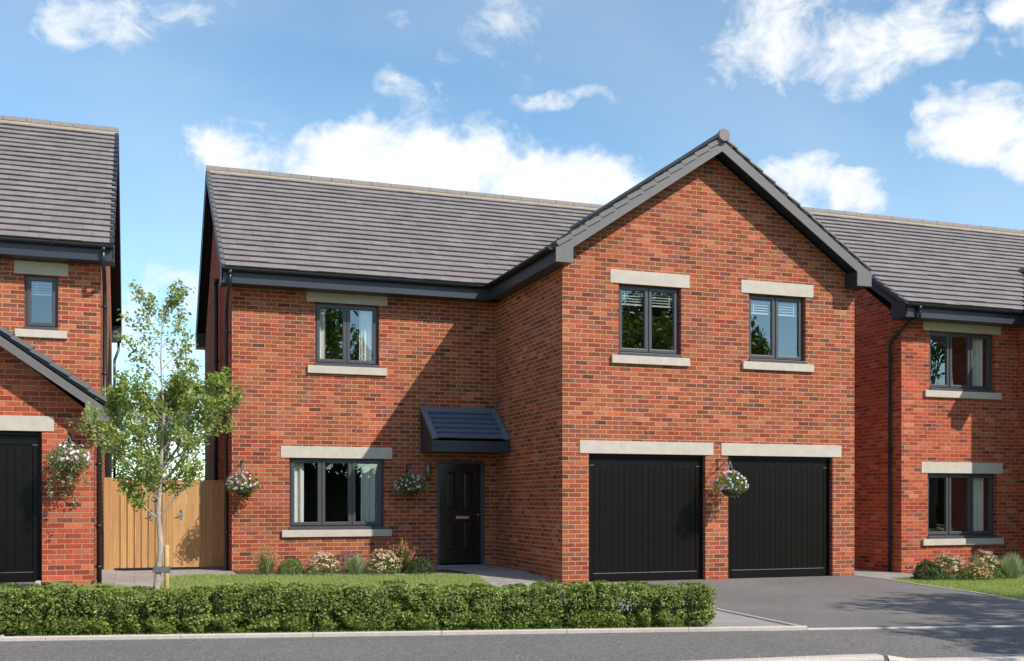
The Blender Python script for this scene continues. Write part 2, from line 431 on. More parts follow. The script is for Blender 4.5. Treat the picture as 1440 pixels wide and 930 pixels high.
def edging(name, pts, w, up, mat, seg=.9, label=None):
    """row of concrete edging stones along pts with fine joints, one mesh"""
    mb = MB(); P2 = [Vector((p[0], p[1])) for p in pts]
    for a, b in zip(P2, P2[1:]):
        L = (b-a).length; n = max(1, round(L/seg)); d = (b-a)/L; q = Vector((-d.y, d.x))*w/2
        for i in range(n):
            s0 = a+d*(L*i/n+.003); s1 = a+d*(L*(i+1)/n-.003)
            z0, z1 = hgt(s0.x, s0.y), hgt(s1.x, s1.y); c = .008
            prof = [(-1, -.12), (-1, up-c), (-1+c*2/w, up), (1-c*2/w, up), (1, up-c), (1, -.12)]
            A = [(s0.x+q.x*k, s0.y+q.y*k, z0+h) for k, h in prof]
            B = [(s1.x+q.x*k, s1.y+q.y*k, z1+h) for k, h in prof]
            for j in range(5): mb.quad(A[j], A[j+1], B[j+1], B[j])
            mb.quad(*A); mb.quad(*reversed(B))
    o = mb.build(name, mat); o['kind'] = 'structure'; return o
edging('footway_edging', [(-12.4, yK(-12.4)), (.10, yK(.10))], .06, .045, M['kerb'], 1.25)
edging('footway_edging', [(.10, yK(.10)), (5.2, yK(5.2))], .06, .020, M['kerb'], .9)
edging('footway_edging', [(5.2, yK(5.2)), (13, yK(13))], .06, .04, M['kerb'], .9)
edging('driveway_edging', [(.47, .0), (.12, yK(.12)+.06)], .05, .03, M['kerb'])
edging('driveway_edging', [(5.68, .0), (5.60, -1.04), (5.29, -2.22), (5.06, -3.62), (4.63, -5.03), (5.22, yK(5.22)+.05)], .05, .028, M['kerb'])
edging('lawn_edging', [(-7.7, .68), (-7.3, .91), (-6.9, .63), (-6.3, .59), (-6.05, 2.31), (-5.6, 2.63), (-4.9, 2.4)], .03, .012, M['kerb'])
edging('bed_edging', [(-4.87, 2.32), (-2.2, 1.74), (-1.55, 1.64), (-1.04, 1.38)], .05, .02, M['slab'], .3)
edging('neighbour_driveway_edging', [(-7.88, .3), (-7.86, -.6), (-7.84, yK(-7.84)+.05)], .07, .03, M['kerb'])

# footway, front kerb and road
KB = [(-13, -6.1, 0.), (-8, -7.2, 0.), (-2.6, -8.14, 0.), (-.75, -8.31, 0.), (-.40, -8.36, 0.), (.0, -8.28, -.07), (1.07, -8.55, -.07), (6, -9.7, -.07), (13, -11.3, -.07)]
mb = MB()
cols = [i*.5-12.5 for i in range(52)]
def kz(x):
    for a, b in zip(KB, KB[1:]):
        if a[0] <= x <= b[0]:
            f = (x-a[0])/(b[0]-a[0]); return a[1]+f*(b[1]-a[1]), a[2]+f*(b[2]-a[2])
    return KB[-1][1], KB[-1][2]
xs = sorted(set(cols+[k[0] for k in KB if -12.5 <= k[0] <= 13]))
for a, b in zip(xs, xs[1:]):
    ya, za = kz(a); yb, zb = kz(b)
    prev = None
    for j in range(5):
        f = j/4
        pa = (a, yK(a)+(ya-yK(a))*f, .004+za*ss(f)); pb = (b, yK(b)+(yb-yK(b))*f, .004+zb*ss(f))
        if prev: mb.quad(prev[0], prev[1], pb, pa)
        prev = (pa, pb)
o = mb.build('footway', M['footway']); o['kind'] = 'structure'
mb = MB()
for a, b in zip(KB, KB[1:]):
    A = Vector(a); B = Vector(b); L = (B-A).length; n = max(1, round(L/.9)); d = (B-A)/L
    q = Vector((d.y, -d.x, 0)).normalized()*.14
    for i in range(n):
        s0 = A+d*(L*i/n+.003); s1 = A+d*(L*(i+1)/n-.003)
        up = Vector((0, 0, .012)); dn = Vector((0, 0, -.14))
        mb.quad(s0+up, s0+up+q*.88, s1+up+q*.88, s1+up)
        mb.quad(s0+up+q*.88, s0+q-up*1.5, s1+q-up*1.5, s1+up+q*.88)
        mb.quad(s0+q-up*1.5, s0+q+dn, s1+q+dn, s1+q-up*1.5)
        mb.quad(s0+dn, s0+up, s1+up, s1+dn)
        mb.quad(s0+up, s0+dn, s0+dn+q, s0+up+q*.88); mb.quad(s1+up, s1+up+q*.88, s1+dn+q, s1+dn)
o = mb.build('road_kerb', M['kerb']); o['kind'] = 'structure'
mb = MB()
for a, b in zip(KB, KB[1:]):
    mb.quad((a[0], a[1]-.1, -.10), (a[0]+2.6, a[1]-9, -.10), (b[0]+2.6, b[1]-9, -.10), (b[0], b[1]-.1, -.10))
o = mb.build('road', M['road']); o['kind'] = 'structure'

# ------------------------------------------------------------------ house kit
def wall_front(mb, y, x0, x1, z0, z1, holes, out=-1, dep=.16):
    X = sorted({x0, x1, *[h[0] for h in holes], *[h[1] for h in holes]})
    Z = sorted({z0, z1, *[h[2] for h in holes], *[h[3] for h in holes]})
    for a, b in zip(X, X[1:]):
        for c, d in zip(Z, Z[1:]):
            cx, cz = (a+b)/2, (c+d)/2
            if any(h[0] < cx < h[1] and h[2] < cz < h[3] for h in holes): continue
            q = [(a, y, c), (b, y, c), (b, y, d), (a, y, d)]
            mb.quad(*(q if out < 0 else reversed(q)))
    yi = y-out*dep
    for (a, b, c, d) in holes:
        mb.quad((a, y, c), (a, y, d), (a, yi, d), (a, yi, c)); mb.quad((b, y, d), (b, y, c), (b, yi, c), (b, yi, d))
        mb.quad((a, y, d), (b, y, d), (b, yi, d), (a, yi, d)); mb.quad((b, y, c), (a, y, c), (a, yi, c), (b, yi, c))

def wall_side(mb, x, y0, y1, z0, z1, out):
    q = [(x, y0, z0), (x, y1, z0), (x, y1, z1), (x, y0, z1)]
    mb.quad(*(q if out > 0 else list(reversed(q))))

def slope_tiles(mb, O, A, U, L, S, keep=None, g=.265, w=.33, seed=0, deck=True):
    """courses of flat tiles: O eave corner, A unit along eave, U unit up the slope"""
    rr = random.Random(seed); O = Vector(O); A = Vector(A); U = Vector(U); Nn = A.cross(U).normalized()
    if Nn.z < 0: Nn = -Nn
    rows = max(1, round(S/g)); g = S/rows
    def pt(a, s, h): return tuple(O+A*a+U*s+Nn*h)
    for i in range(rows):
        off = (i % 2)*.5*w; s = i*g
        a = -off
        while a < L-.001:
            a0 = max(a, 0)+.0015; a1 = min(a+w, L)-.0015; a += w
            if a1-a0 < .02: continue
            if keep:
                c = O+A*((a0+a1)/2)+U*(s+g/2)
                if not keep(c.x, c.y): continue
            dz = rr.uniform(-.004, .004); e = rr.uniform(-.005, .005)
            lo, hi = -.030+dz, .004+dz       # underside gap, tile nose
            p = [(s+e, hi), (s+g+.01, -.032), (s+e+.004, lo+.012), (s+e+.05, -.055)]
            mb.quad(pt(a0, *p[0]), pt(a1, *p[0]), pt(a1, *p[1]), pt(a0, *p[1]))
            mb.quad(pt(a0, *p[2]), pt(a1, *p[2]), pt(a1, *p[0]), pt(a0, *p[0]))
            mb.quad(pt(a0, *p[3]), pt(a1, *p[3]), pt(a1, *p[2]), pt(a0, *p[2]))
            mb.quad(pt(a0, *p[0]), pt(a0, *p[1]), pt(a0, *p[3]), pt(a0, *p[2]))
            mb.quad(pt(a1, *p[1]), pt(a1, *p[0]), pt(a1, *p[2]), pt(a1, *p[3]))
    return rows, g

def verge_caps(mb, O, V, U, S, n, outw=.035, dep=.085, width=.11, st=.016):
    """stepped dry-verge caps: O corner, V unit pointing outwards from the gable, U up the slope"""
    O = Vector(O); V = Vector(V); U = Vector(U); N = V.cross(U).normalized()
    if N.z < 0: N = -N
    g = S/n
    for i in range(n):
        s0 = i*g; s1 = (i+1)*g+.006
        a = [O+V*outw+U*s0+N*st, O+V*outw+U*s1+N*(-.014), O-V*width+U*s1+N*(-.014), O-V*width+U*s0+N*st]
        mb.quad(*a)
        b0 = O+V*outw+U*s0-N*(dep-.02); b1 = O+V*outw+U*s1-N*dep
        mb.quad(a[0], b0, b1, a[1])
        mb.quad(a[3], O-V*width+U*s0-N*.05, b0, a[0])

def half_pipe(mb, a, b, r, up=1, seg=10, solid=False):
    a = Vector(a); b = Vector(b); t = (b-a).normalized(); q = t.cross(Vector((0, 0, 1))).normalized()
    n = len(mb.v)
    for p in (a, b):
        for k in range(seg+1):
            th = math.pi*k/seg
            mb.v.append(tuple(p+q*math.cos(th)*r+Vector((0, 0, math.sin(th)*r*up))))
    for k in range(seg):
        mb.f.append((n+k, n+k+1, n+seg+2+k, n+seg+1+k)); mb.sm.append(True)
    for s in (0, seg+1):
        mb.f.append(tuple(n+s+k for k in range(seg+1))); mb.sm.append(False)

def ridge_tiles(mb, bed, a, b, r=.115, l=.45):
    a = Vector(a); b = Vector(b); L = (b-a).length; n = round(L/l); d = (b-a)/L
    for i in range(n):
        jz = Vector((0, 0, random.uniform(-.002, .003)))
        half_pipe(mb, a+d*(L*i/n+.005)+jz, a+d*(L*(i+1)/n-.005)+jz, r*(1+random.uniform(-.01, .01)))
    q = d.cross(Vector((0, 0, 1))).normalized()*(r*1.12)
    if bed is not None:
        A = [a+q+Vector((0,0,-.055)), a-q+Vector((0,0,-.055)), a-q*.80+Vector((0,0,.008)), a+q*.80+Vector((0,0,.008))]
        bed.prism(A, b-a)

def gutter(mb, a, b, out):
    """half-round gutter between a and b (at fascia top), out = horizontal unit away from fascia"""
    a = Vector(a); b = Vector(b); o = Vector(out)*.062; r = .058; seg = 8
    n = len(mb.v)
    q = Vector(out)
    for p in (a+o, b+o):
        for k in range(seg+1):
            th = math.pi*k/seg
            mb.v.append(tuple(p+q*math.cos(th)*r-Vector((0, 0, math.sin(th)*r))))
        for k in range(seg+1):
            th = math.pi*(seg-k)/seg
            mb.v.append(tuple(p+q*math.cos(th)*(r-.006)-Vector((0, 0, math.sin(th)*(r-.006)))))
    m = 2*(seg+1)
    for k in range(m):
        k2 = (k+1) % m
        mb.f.append((n+k, n+k2, n+m+k2, n+m+k)); mb.sm.append(True)
    for e in (0, m):
        mb.f.append(tuple(n+e+k for k in range(seg+1))); mb.sm.append(False)
    L = (b-a).length; d = (b-a).normalized(); k = .6
    while k < L:                                   # union clips
        c = a+d*k+o
        for s in (-1,):
            pts = [c+q*math.cos(math.pi*j/8)*(r+.006)-Vector((0, 0, math.sin(math.pi*j/8)*(r+.006))) for j in range(9)]
            for u, w in zip(pts, pts[1:]): mb.quad(u, w, w+d*.03, u+d*.03)
        k += 1.9

def lintel(H, x0, x1, z0, z1, y, name='lintel'):
    return MB().box(x0, x1, y-.012, y+.09, z0, z1).build(name, M['stone'], H, .004)

def ring(mb, x0, x1, z0, z1, w, y0, y1):
    mb.box(x0, x1, y0, y1, z0, z0+w); mb.box(x0, x1, y0, y1, z1-w, z1)
    mb.box(x0, x0+w, y0, y1, z0+w, z1-w); mb.box(x1-w, x1, y0, y1, z0+w, z1-w)

def window(H, y, x0, x1, z0, z1, n=2, curt=None, blind=0, stone=.13, lint=None, splits=None):
    """anthracite casement window in the opening x0..x1, z0..z1 of the wall face y"""
    yf = y+.092; mb = MB(); W = x1-x0
    zc = z0+.055
    ring(mb, x0+.001, x1-.001, zc, z1-.001, .05, yf, yf+.07)
    mb.box(x0-.0, x1+.0, y-.028, yf+.07, z0+.004, zc-.001)      # projecting dark cill
    f = MB()
    edges = splits or [x0+.03+(W-.06)*i/n for i in range(n+1)]
    for i in range(n):
        a, b = edges[i], edges[i+1]
        ring(mb, a+.012, b-.012, zc+.028, z1-.03, .052, yf-.018, yf+.04)
        ring(mb, a+.060, b-.060, zc+.076, z1-.078, .012, yf-.006, yf+.03)
        f.quad((a+.05, yf+.012, zc+.06), (b-.05, yf+.012, zc+.06), (b-.05, yf+.012, z1-.06), (a+.05, yf+.012, z1-.06))
        if i: mb.box(a-.02, a+.02, yf-.003, yf+.06, zc+.04, z1-.04)
    wo = mb.build('window', M['anthracite'], H, .003)
    f.build('pane', M['glass'], wo)
    for (a, b) in (curt or []):
        c = MB(); k = 40; n0 = len(c.v); ph = random.random()*6; nf = (b-a)*22
        for i in range(k+1):
            t = i/k; xx = a+(b-a)*t; yy = yf+.115+.028*math.sin(t*nf*2.2+ph)+.012*math.sin(t*nf*5+1)
            c.v += [(xx, yy, z0-.05), (xx+.006*math.sin(i), yy, z1+.02)]
        for i in range(k):
            c.f.append((n0+2*i, n0+2*i+2, n0+2*i+3, n0+2*i+1)); c.sm.append(True)
        c.build('curtain', M['curtain'], wo)
    if blind:
        c = MB(); zz = z1-.08
        for i in range(n):
            a, b = edges[i]+.07, edges[i+1]-.07; k = 0
            while k*.045 < blind:
                zt = zz-k*.045
                c.box(a, b, yf+.05, yf+.075, zt-.006, zt+.006); k += 1
            c.box(a, b, yf+.045, yf+.08, zz-blind-.035, zz-blind-.010)
            xm = b-.07 if i else a+.07
            c.box(xm, xm+.014, yf+.040, yf+.044, zz-blind-.02, zz)
        c.build('blind', M['blind'], wo)
    xm = .14
    if stone:
        MB().box(x0-xm, x1+xm, y-.055, y+.10, z0-stone, z0).build('sill', M['stone'], H, .006)
    if lint is None: lint = .215
    lintel(H, x0-.155, x1+.155, z1+.002, z1+lint, y)
    return wo

def garage_door(H, y, x0, x1, z0, z1):
    yf = y+.10; w = MB()
    w.box(x0, x0+.055, yf-.012, yf+.05, z0, z1); w.box(x1-.055, x1, yf-.012, yf+.05, z0, z1)
    w.box(x0+.055, x1-.055, yf-.016, yf+.05, z1-.06, z1)
    d = w.build('garage_door', M['garage'], H, .003)
    p = MB(); a, b = x0+.058, x1-.058
    p.box(a, a+.07, yf, yf+.04, z0+.01, z1-.19); p.box(b-.07, b, yf, yf+.04, z0+.01, z1-.19)
    p.box(a, b, yf-.003, yf+.04, z1-.187, z1-.065)
    p.box(a+.071, b-.071, yf-.006, yf+.04, z0+.01, z0+.155)
    n = 17; aa, bb = a+.075, b-.075; bw = (bb-aa)/n
    for i in range(n):
        p.box(aa+i*bw+.0025, aa+(i+1)*bw-.0025, yf+.004, yf+.03, z0+.158, z1-.190)
    p.box(aa, bb, yf+.014, yf+.035, z0+.157, z1-.19)
    p.build('door_panel', M['garage'], d, .003)
    s = MB(); s.mark().box(a+.06, b-.06, yf-.008, yf+.0, z0+.155, z0+.161)
    s.mark().box(a-.01, a+.075, yf-.008, yf, z1-.192, z1-.186); s.mark().box(b-.075, b+.01, yf-.008, yf, z1-.192, z1-.186)
    s.build_each('trim_strip', M['steel'], d)
    return d

def downpipe(H, pts, r=.034, clips=()):
    mb = MB(); mb.tube(pts, r, 10)
    p0 = Vector(pts[0]); mb.tube([p0, p0-Vector((0, 0, .09))], r+.009, 10)
    o = mb.build('downpipe', M['gutter'], H)
    c = MB()
    for (x, y, z, dx, dy) in clips:
        c.mark().tube([(x, y, z-.02), (x, y, z+.02)], r+.008, 10)
        c.box(min(x, x+dx)-.012, max(x, x+dx)+.012, min(y, y+dy)-.012, max(y, y+dy)+.012, z-.012, z+.012)
    if clips: c.build_each('pipe_clip', M['gutter'], o)
    return o

def barge(mb, P0, P1, V, top, bot, t=.022):
    """vertical-faced board under a sloping verge; P0 eave, P1 ridge on the tile line, V outwards"""
    P0 = Vector(P0); P1 = Vector(P1); V = Vector(V); z = Vector((0, 0, 1))
    mb.prism([P0-z*top, P1-z*top, P1-z*bot, P0-z*bot], -V*t)

# =================================================================== MAIN HOUSE
def build_main():
    H = empty('detached_house', (0, 0, 0), 'red brick detached house in the middle with a gabled wing over two black garage doors', 'house')
    YF, YR, XL, XR = 3.447, 11.45, -4.964, 5.70
    T = .675; ze = 5.49; yE = 3.05; yRd = 7.45
    ax = 2.765; xe = -.26                                       # wing ridge, wing eave
    mb = MB()
    WU = (-3.486, -2.296, 3.842, 5.010); WL = (-3.949, -2.202, .835, 2.148); DR = (-1.17, -.217, .10, 2.150)
    wall_front(mb, YF, XL, 0, -.2, 5.2, [WU, WL, DR])
    wall_side(mb, XL, YF, YR, -.2, 5.2, -1)
    mb.quad((XL, YR, 5.2), (XL, yRd, 5.2+T*(yRd-yE)-.02), (XL, YF, 5.2), )
    wall_front(mb, YR, XL, XR, -.2, 5.2, [], out=1)
    wall_side(mb, XR, 0, YR, -.2, 5.2, 1)
    mb.quad((XR, YF, 5.2), (XR, YR, 5.2), (XR, yRd, 8.1))
    mb.build('wall', M['brick'], H)
    mb = MB()
    G1 = (.468, 2.645, .0, 2.148); G2 = (3.09, 5.233, .0, 2.148)
    U1 = (1.009, 2.179, 3.79, 4.99); U2 = (3.50, 4.664, 3.79, 4.985)
    wall_front(mb, 0, 0, XR, -.2, 5.2, [G1, G2, U1, U2])
    def zr(x): return ze+T*(min(x, 2*ax-x)-xe)-.20
    mb.quad((0, 0, 5.2), (XR, 0, 5.2), (XR, 0, max(5.2, zr(XR))), (ax, 0, zr(ax)), (0, 0, zr(0)))
    wall_side(mb, 0, 0, YF, -.2, 5.2, -1)
    w = mb.build('wing_wall', M['brick'], H)
    # inner lining that keeps the rooms dark
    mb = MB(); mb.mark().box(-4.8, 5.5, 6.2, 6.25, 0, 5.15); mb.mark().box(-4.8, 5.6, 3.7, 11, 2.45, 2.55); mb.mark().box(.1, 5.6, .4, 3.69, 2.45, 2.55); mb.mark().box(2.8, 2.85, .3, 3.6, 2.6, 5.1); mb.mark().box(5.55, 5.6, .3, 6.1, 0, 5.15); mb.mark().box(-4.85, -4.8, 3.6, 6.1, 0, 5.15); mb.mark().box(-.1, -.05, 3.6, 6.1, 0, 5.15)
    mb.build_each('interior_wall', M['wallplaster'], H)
    # roof
    zrd = ze+T*(yRd-yE); c = math.hypot(1, T); U = Vector((0, 1, T))/c
    x0, x1 = XL-.20, XR+.22
    t = MB()
    slope_tiles(t, (x0, yE, ze), (1, 0, 0), U, x1-x0, (yRd-yE)*c-.04, keep=lambda x, y: not (x > xe+.25 and x < 2*ax-xe-.25 and y-yE < min(x, 2*ax-x)-xe-.35), seed=1)
    slope_tiles(t, (x1, 2*yRd-yE, ze), (-1, 0, 0), Vector((0, -1, T))/c, x1-x0, (yRd-yE)*c-.04, seed=2)
    roof = t.build('roof', M['tile'], H)
    # wing roof
    t = MB(); yo = -.36; yb = yRd-1.35; UL = Vector((1, 0, T))/c; UR = Vector((-1, 0, T))/c; S2 = (ax-xe)*c-.04
    slope_tiles(t, (xe, yb+.2, ze), (0, -1, 0), UL, yb+.2-yo, S2, keep=lambda x, y: x-xe > y-yE-.45, seed=3)
    slope_tiles(t, (2*ax-xe, yo, ze), (0, 1, 0), UR, yb+.2-yo, S2, keep=lambda x, y: 2*ax-xe-x > y-yE-.45, seed=4)
    t.build('wing_roof', M['tile'], H)
    # roof decks (dark underlay, gives the roof its thickness)
    d = MB(); k = .075
    def deck(pts): d.mark().prism([(p[0], p[1], p[2]-.075) for p in pts], (0, 0, -.03))
    deck([(x0+.02, yE+.03, ze+.02), (xe, yE+.03, ze+.02), (ax, yE+ax-xe, ze+T*(ax-xe)), (ax, yRd, zrd), (x0+.02, yRd, zrd)])
    deck([(x1-.02, yRd, zrd), (ax, yRd, zrd), (ax, yE+ax-xe, ze+T*(ax-xe)), (2*ax-xe, yE+.03, ze+.02), (x1-.02, yE+.03, ze+.02)])
    deck([(x0+.02, yRd, zrd), (x1-.02, yRd, zrd), (x1-.02, 2*yRd-yE-.03, ze+.02), (x0+.02, 2*yRd-yE-.03, ze+.02)])
    za = ze+T*(ax-xe)
    deck([(xe+.02, yo+.02, ze+.02), (ax, yo+.02, za), (ax, yE+ax-xe, za), (xe+.02, yE, ze+.02)])
    deck([(2*ax-xe-.02, yo+.02, ze+.02), (2*ax-xe-.02, yE, ze+.02), (ax, yE+ax-xe, za), (ax, yo+.02, za)])
    d.build_each('roof_underlay', M['trim'], H)
    # verge caps
    v = MB(); n = 20
    verge_caps(v.mark(), (x0, yE, ze), (-1, 0, 0), U, (yRd-yE)*c, n, .01, .05, .06)
    verge_caps(v.mark(), (x0, 2*yRd-yE, ze), (-1, 0, 0), Vector((0, -1, T))/c, (yRd-yE)*c, n, .01, .05, .06)
    v.build_each('verge', M['trimlight'], H)
    v = MB()
    verge_caps(v.mark(), (xe, yo, ze), (0, -1, 0), UL, (ax-xe)*c-.05, 12, .026, .085, .13, .010)
    verge_caps(v.mark(), (2*ax-xe, yo, ze), (0, -1, 0), UR, (ax-xe)*c-.05, 12, .022, .035, .13)
    v.build_each('verge', M['trimlight'], H)
    # ridge
    r = MB(); b = MB()
    ridge_tiles(r, b, (x0-.01, yRd, zrd-.055), (x1, yRd, zrd-.055), .115)
    r.build('ridge', M['ridge'], H); b.build('ridge_bedding', M['bedding'], H)
    r = MB()
    ridge_tiles(r, None, (ax, yo-.03, za-.06), (ax, yE+ax-xe+.3, za-.06), .125)
    r.build('ridge', M['ridge'], H)
    e = MB(); pts = []                                            # round end cap of the wing ridge
    for k2 in range(24):
        th = 2*math.pi*k2/24; pts.append((ax+.105*math.cos(th), yo-.075, za-.005+.105*math.sin(th)))
    e.prism(pts, (0, .06, 0)); e.build('ridge_end_cap', M['ridge'], H, .006)
    # barge boards, soffits, box ends
    g = MB()
    for s in (1, -1):
        X = lambda q: q if s > 0 else 2*ax-q
        barge(g.mark(), (X(xe), yo, ze), (ax, yo, za), (0, -1, 0), .075, .26)
        poly = [(X(xe), yo-.003, 5.185), (X(xe+.30), yo-.003, 5.185), (X(xe+.30), yo-.003, ze+T*.30-.25), (X(xe), yo-.003, ze-.07)]
        g.prism(poly, (0, .026, 0))
    g.build_each('bargeboard', M['trimlight'], H)
    so = MB()
    for s in (1, -1):
        X = lambda q: q if s > 0 else 2*ax-q
        so.mark().prism([(X(xe+.02), yo+.023, ze-.11), (X(xe+.02), yo+.023, ze-.13), (ax, yo+.023, za-.13), (ax, yo+.023, za-.11)], (0, .42, 0))
        so.prism([(X(xe+.02), yo+.024, 5.187), (X(xe+.298), yo+.024, 5.187), (X(xe+.298), yo+.024, ze+T*.30-.24), (X(xe+.02), yo+.024, ze-.09)], (0, .335 if s > 0 else .355, 0))
    so.mark().box(xe+.02, 0.0, -.0, YF-.2, 5.187, 5.20); so.mark().box(x0+.02, 0, yE+.02, YF, 5.187, 5.20)
    so.build_each('soffit', M['trim'], H)
    f = MB()
    f.mark().box(x0+.0, xe+.018, yE, yE+.022, 5.18, 5.455)
    f.mark().box(xe, xe+.022, yo+.025, yE-.001, 5.18, 5.455)
    f.mark().box(2*ax-xe-.022, 2*ax-xe, yo+.025, yE, 5.18, 5.455)
    f.mark().box(x0, x1, 2*yRd-yE-.022, 2*yRd-yE, 5.18, 5.455)
    f.mark().box(2*ax-xe, x1, yE, yE+.022, 5.18, 5.455)
    f.build_each('fascia', M['trim'], H)
    # side gable barge boards
    g = MB()
    for xx, V in ((x0, (-1, 0, 0)), (x1, (1, 0, 0))):
        for s in (1, -1):
            Y = lambda q: q if s > 0 else 2*yRd-q
            barge(g.mark(), (xx, Y(yE), ze), (xx, yRd, zrd), V, .05, .27); xq = xx+V[0]*.004
            g.prism([(xq, Y(yE+.003), 5.178), (xq, Y(yE+.42), 5.178), (xq, Y(yE+.42), ze+T*.42-.24), (xq, Y(yE+.003), ze-.053)], (-.20*V[0], 0, 0))
            g.prism([(xx, Y(yE+.1), ze+T*.1-.14), (xx, yRd, zrd-.14), (xx, yRd, zrd-.16), (xx, Y(yE+.1), ze+T*.1-.16)], (.2 if xx < 0 else -.2, 0, 0))
    g.build_each('bargeboard', M['trim'], H)
    # gutters
    q = MB()
    gutter(q.mark(), (x0+.02, yE, 5.43), (xe-.06, yE, 5.43), (0, -1, 0))
    gutter(q.mark(), (xe, yo+.05, 5.43), (xe, yE-.05, 5.43), (-1, 0, 0))
    gutter(q.mark(), (2*ax-xe, yo+.05, 5.40), (2*ax-xe, yE-.05, 5.40), (1, 0, 0))
    gutter(q.mark(), (x0+.02, 2*yRd-yE, 5.43), (x1, 2*yRd-yE, 5.43), (0, 1, 0))
    q.build_each('gutter', M['gutter'], H)
    downpipe(H, [(-5.03, 2.99, 5.40), (-5.03, 2.99, 5.16), (-5.05, 3.14, 5.04), (-5.05, 3.55, 4.80), (-5.05, 3.60, 4.70), (-5.05, 3.60, .1)],
             clips=[(-5.05, 3.6, 4.4, .08, 0), (-5.05, 3.6, 2.5, .08, 0), (-5.05, 3.6, .8, .08, 0)])
    downpipe(H, [(-5.05, 6.2, 5.86), (-5.05, 6.2, .1)], .045, clips=[(-5.05, 6.2, 4.2, .08, 0), (-5.05, 6.2, 2.2, .08, 0)])
    # windows
    window(H, YF, *WU, n=2, curt=[(-3.46, -3.27), (-2.62, -2.36)], stone=.14, lint=.24)
    window(H, YF, *WL, n=3, curt=[(-3.93, -3.66), (-2.60, -2.28)], stone=.13, lint=.215)
    window(H, 0, *U1, n=2, blind=.21, stone=.135, lint=.225)
    window(H, 0, *U2, n=2, blind=.21, stone=.135, lint=.225)
    for G in (G1, G2):
        garage_door(H, 0, *G); lintel(H, G[0]-.165 if G is G1 else G[0]-.14, G[1]+.15 if G is G1 else G[1]+.18, 2.15, 2.362, 0)
    # front door
    y = YF+.045; f = MB()
    f.box(DR[0], DR[0]+.055, y-.02, y+.07, .14, 2.149); f.box(DR[1]-.075, DR[1], y-.02, y+.07, .14, 2.149)
    f.box(DR[0]+.055, DR[1]-.075, y-.02, y+.07, 2.08, 2.149)
    fr = f.build('door_frame', M['anthracite'], H, .004)
    a, b = DR[0]+.058, DR[1]-.078; z0, z1 = .165, 2.077; W = b-a; p = MB()
    yy = y+.012
    xs = [a, a+.115, a+W/2-.055, a+W/2+.055, b-.115, b]; zs = [z0, z0+.22, z0+.83, z0+1.0, z1-.13, z1]
    p.box(xs[0], xs[1], yy, yy+.045, z0, z1); p.box(xs[4], xs[5], yy, yy+.045, z0, z1)
    for u, w2 in ((zs[0], zs[1]), (zs[2], zs[3]), (zs[4], zs[5])): p.box(xs[1], xs[4], yy, yy+.045, u, w2)
    for u, w2 in ((zs[1], zs[2]), (zs[3], zs[4])):
        p.box(xs[2], xs[3], yy, yy+.045, u, w2)
        for e0, e1 in ((xs[1], xs[2]), (xs[3], xs[4])):
            p.box(e0, e1, yy+.028, yy+.04, u, w2)
            m = .035
            A = [(e0+m, yy+.027, u+m), (e1-m, yy+.027, u+m), (e1-m, yy+.027, w2-m), (e0+m, yy+.027, w2-m)]
            m2 = .07
            B = [(e0+m2, yy+.010, u+m2), (e1-m2, yy+.010, u+m2), (e1-m2, yy+.010, w2-m2), (e0+m2, yy+.010, w2-m2)]
            p.quad(*B)
            for i in range(4): j = (i+1) % 4; p.quad(A[i], A[j], B[j], B[i])
    dr = p.build('door', M['door'], H, .004)
    MB().box(a+W*.40, a+W*.72, yy-.012, yy, 1.02, 1.075).build('letter_plate', M['brass'], dr, .003)
    kn = MB(); kn.tube([(b-.055, yy, 1.10), (b-.055, yy-.035, 1.10), (b-.055, yy-.05, 1.10), (b-.055, yy-.062, 1.10)], [.012, .012, .026, .015], 12)
    kn.build('knob', M['steel'], dr)
    MB().box(DR[0], DR[1], YF-.04, YF+.12, .11, .14).build('threshold', M['steel'], H, .003)
    # porch canopy
    cx0, cx1 = -1.50, -.015; yp = YF-.86; zt, zf, zb = 3.11, 2.50, 2.27
    m = MB()
    m.prism([(cx0, YF, zt), (cx0, YF, zb), (cx0, yp, zb), (cx0, yp, zf)], (.03, 0, 0))
    m.prism([(cx1-.03, YF, zt), (cx1-.03, YF, zb), (cx1-.03, yp, zb), (cx1-.03, yp, zf)], (.03, 0, 0))
    m.box(cx0+.03, cx1-.03, yp, yp+.03, zb, zf-.03)
    m.box(cx0-.012, cx1, yp-.022, yp, zb-.005, zb+.075)
    m.box(cx0+.03, cx1-.03, yp+.03, YF, zb+.002, zb+.02)
    cp = m.build('porch_canopy', M['trim'], H, .004)
    sl = (zt-zf)/.86; cc = math.hypot(1, sl); Uc = Vector((0, 1, sl))/cc; t = MB(); rows = 5
    O = Vector((cx0+.085, yp+.02, zf+.01)); NN = Vector((0, -sl, 1))/cc; gg = (.86*cc-.2)/rows
    for i in range(rows):
        s0, s1 = i*gg, (i+1)*gg+.02
        pts = [O+Uc*s0+NN*.045, O+Uc*s1+NN*.0]; Lx = Vector((cx1-cx0-.17, 0, 0))
        t.quad(pts[0], pts[0]+Lx, pts[1]+Lx, pts[1]); lo = O+Uc*(s0+.004)+NN*.008; t.quad(lo, lo+Lx, pts[0]+Lx, pts[0])
        l2 = O+Uc*(s0+.05)-NN*.02; t.quad(l2, l2+Lx, lo+Lx, lo)
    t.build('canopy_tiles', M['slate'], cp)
    m = MB(); Oc = Vector((cx0-.012, yp-.02, zf-.01)); Sl = .88*cc
    for xa, wd in ((0, .10), (cx1-cx0-.09, .10)):
        A = Oc+Vector((xa, 0, 0)); B = A+Uc*Sl; wv = Vector((wd, 0, 0)); m.prism([A, A+wv, B+wv, B], NN*.055)
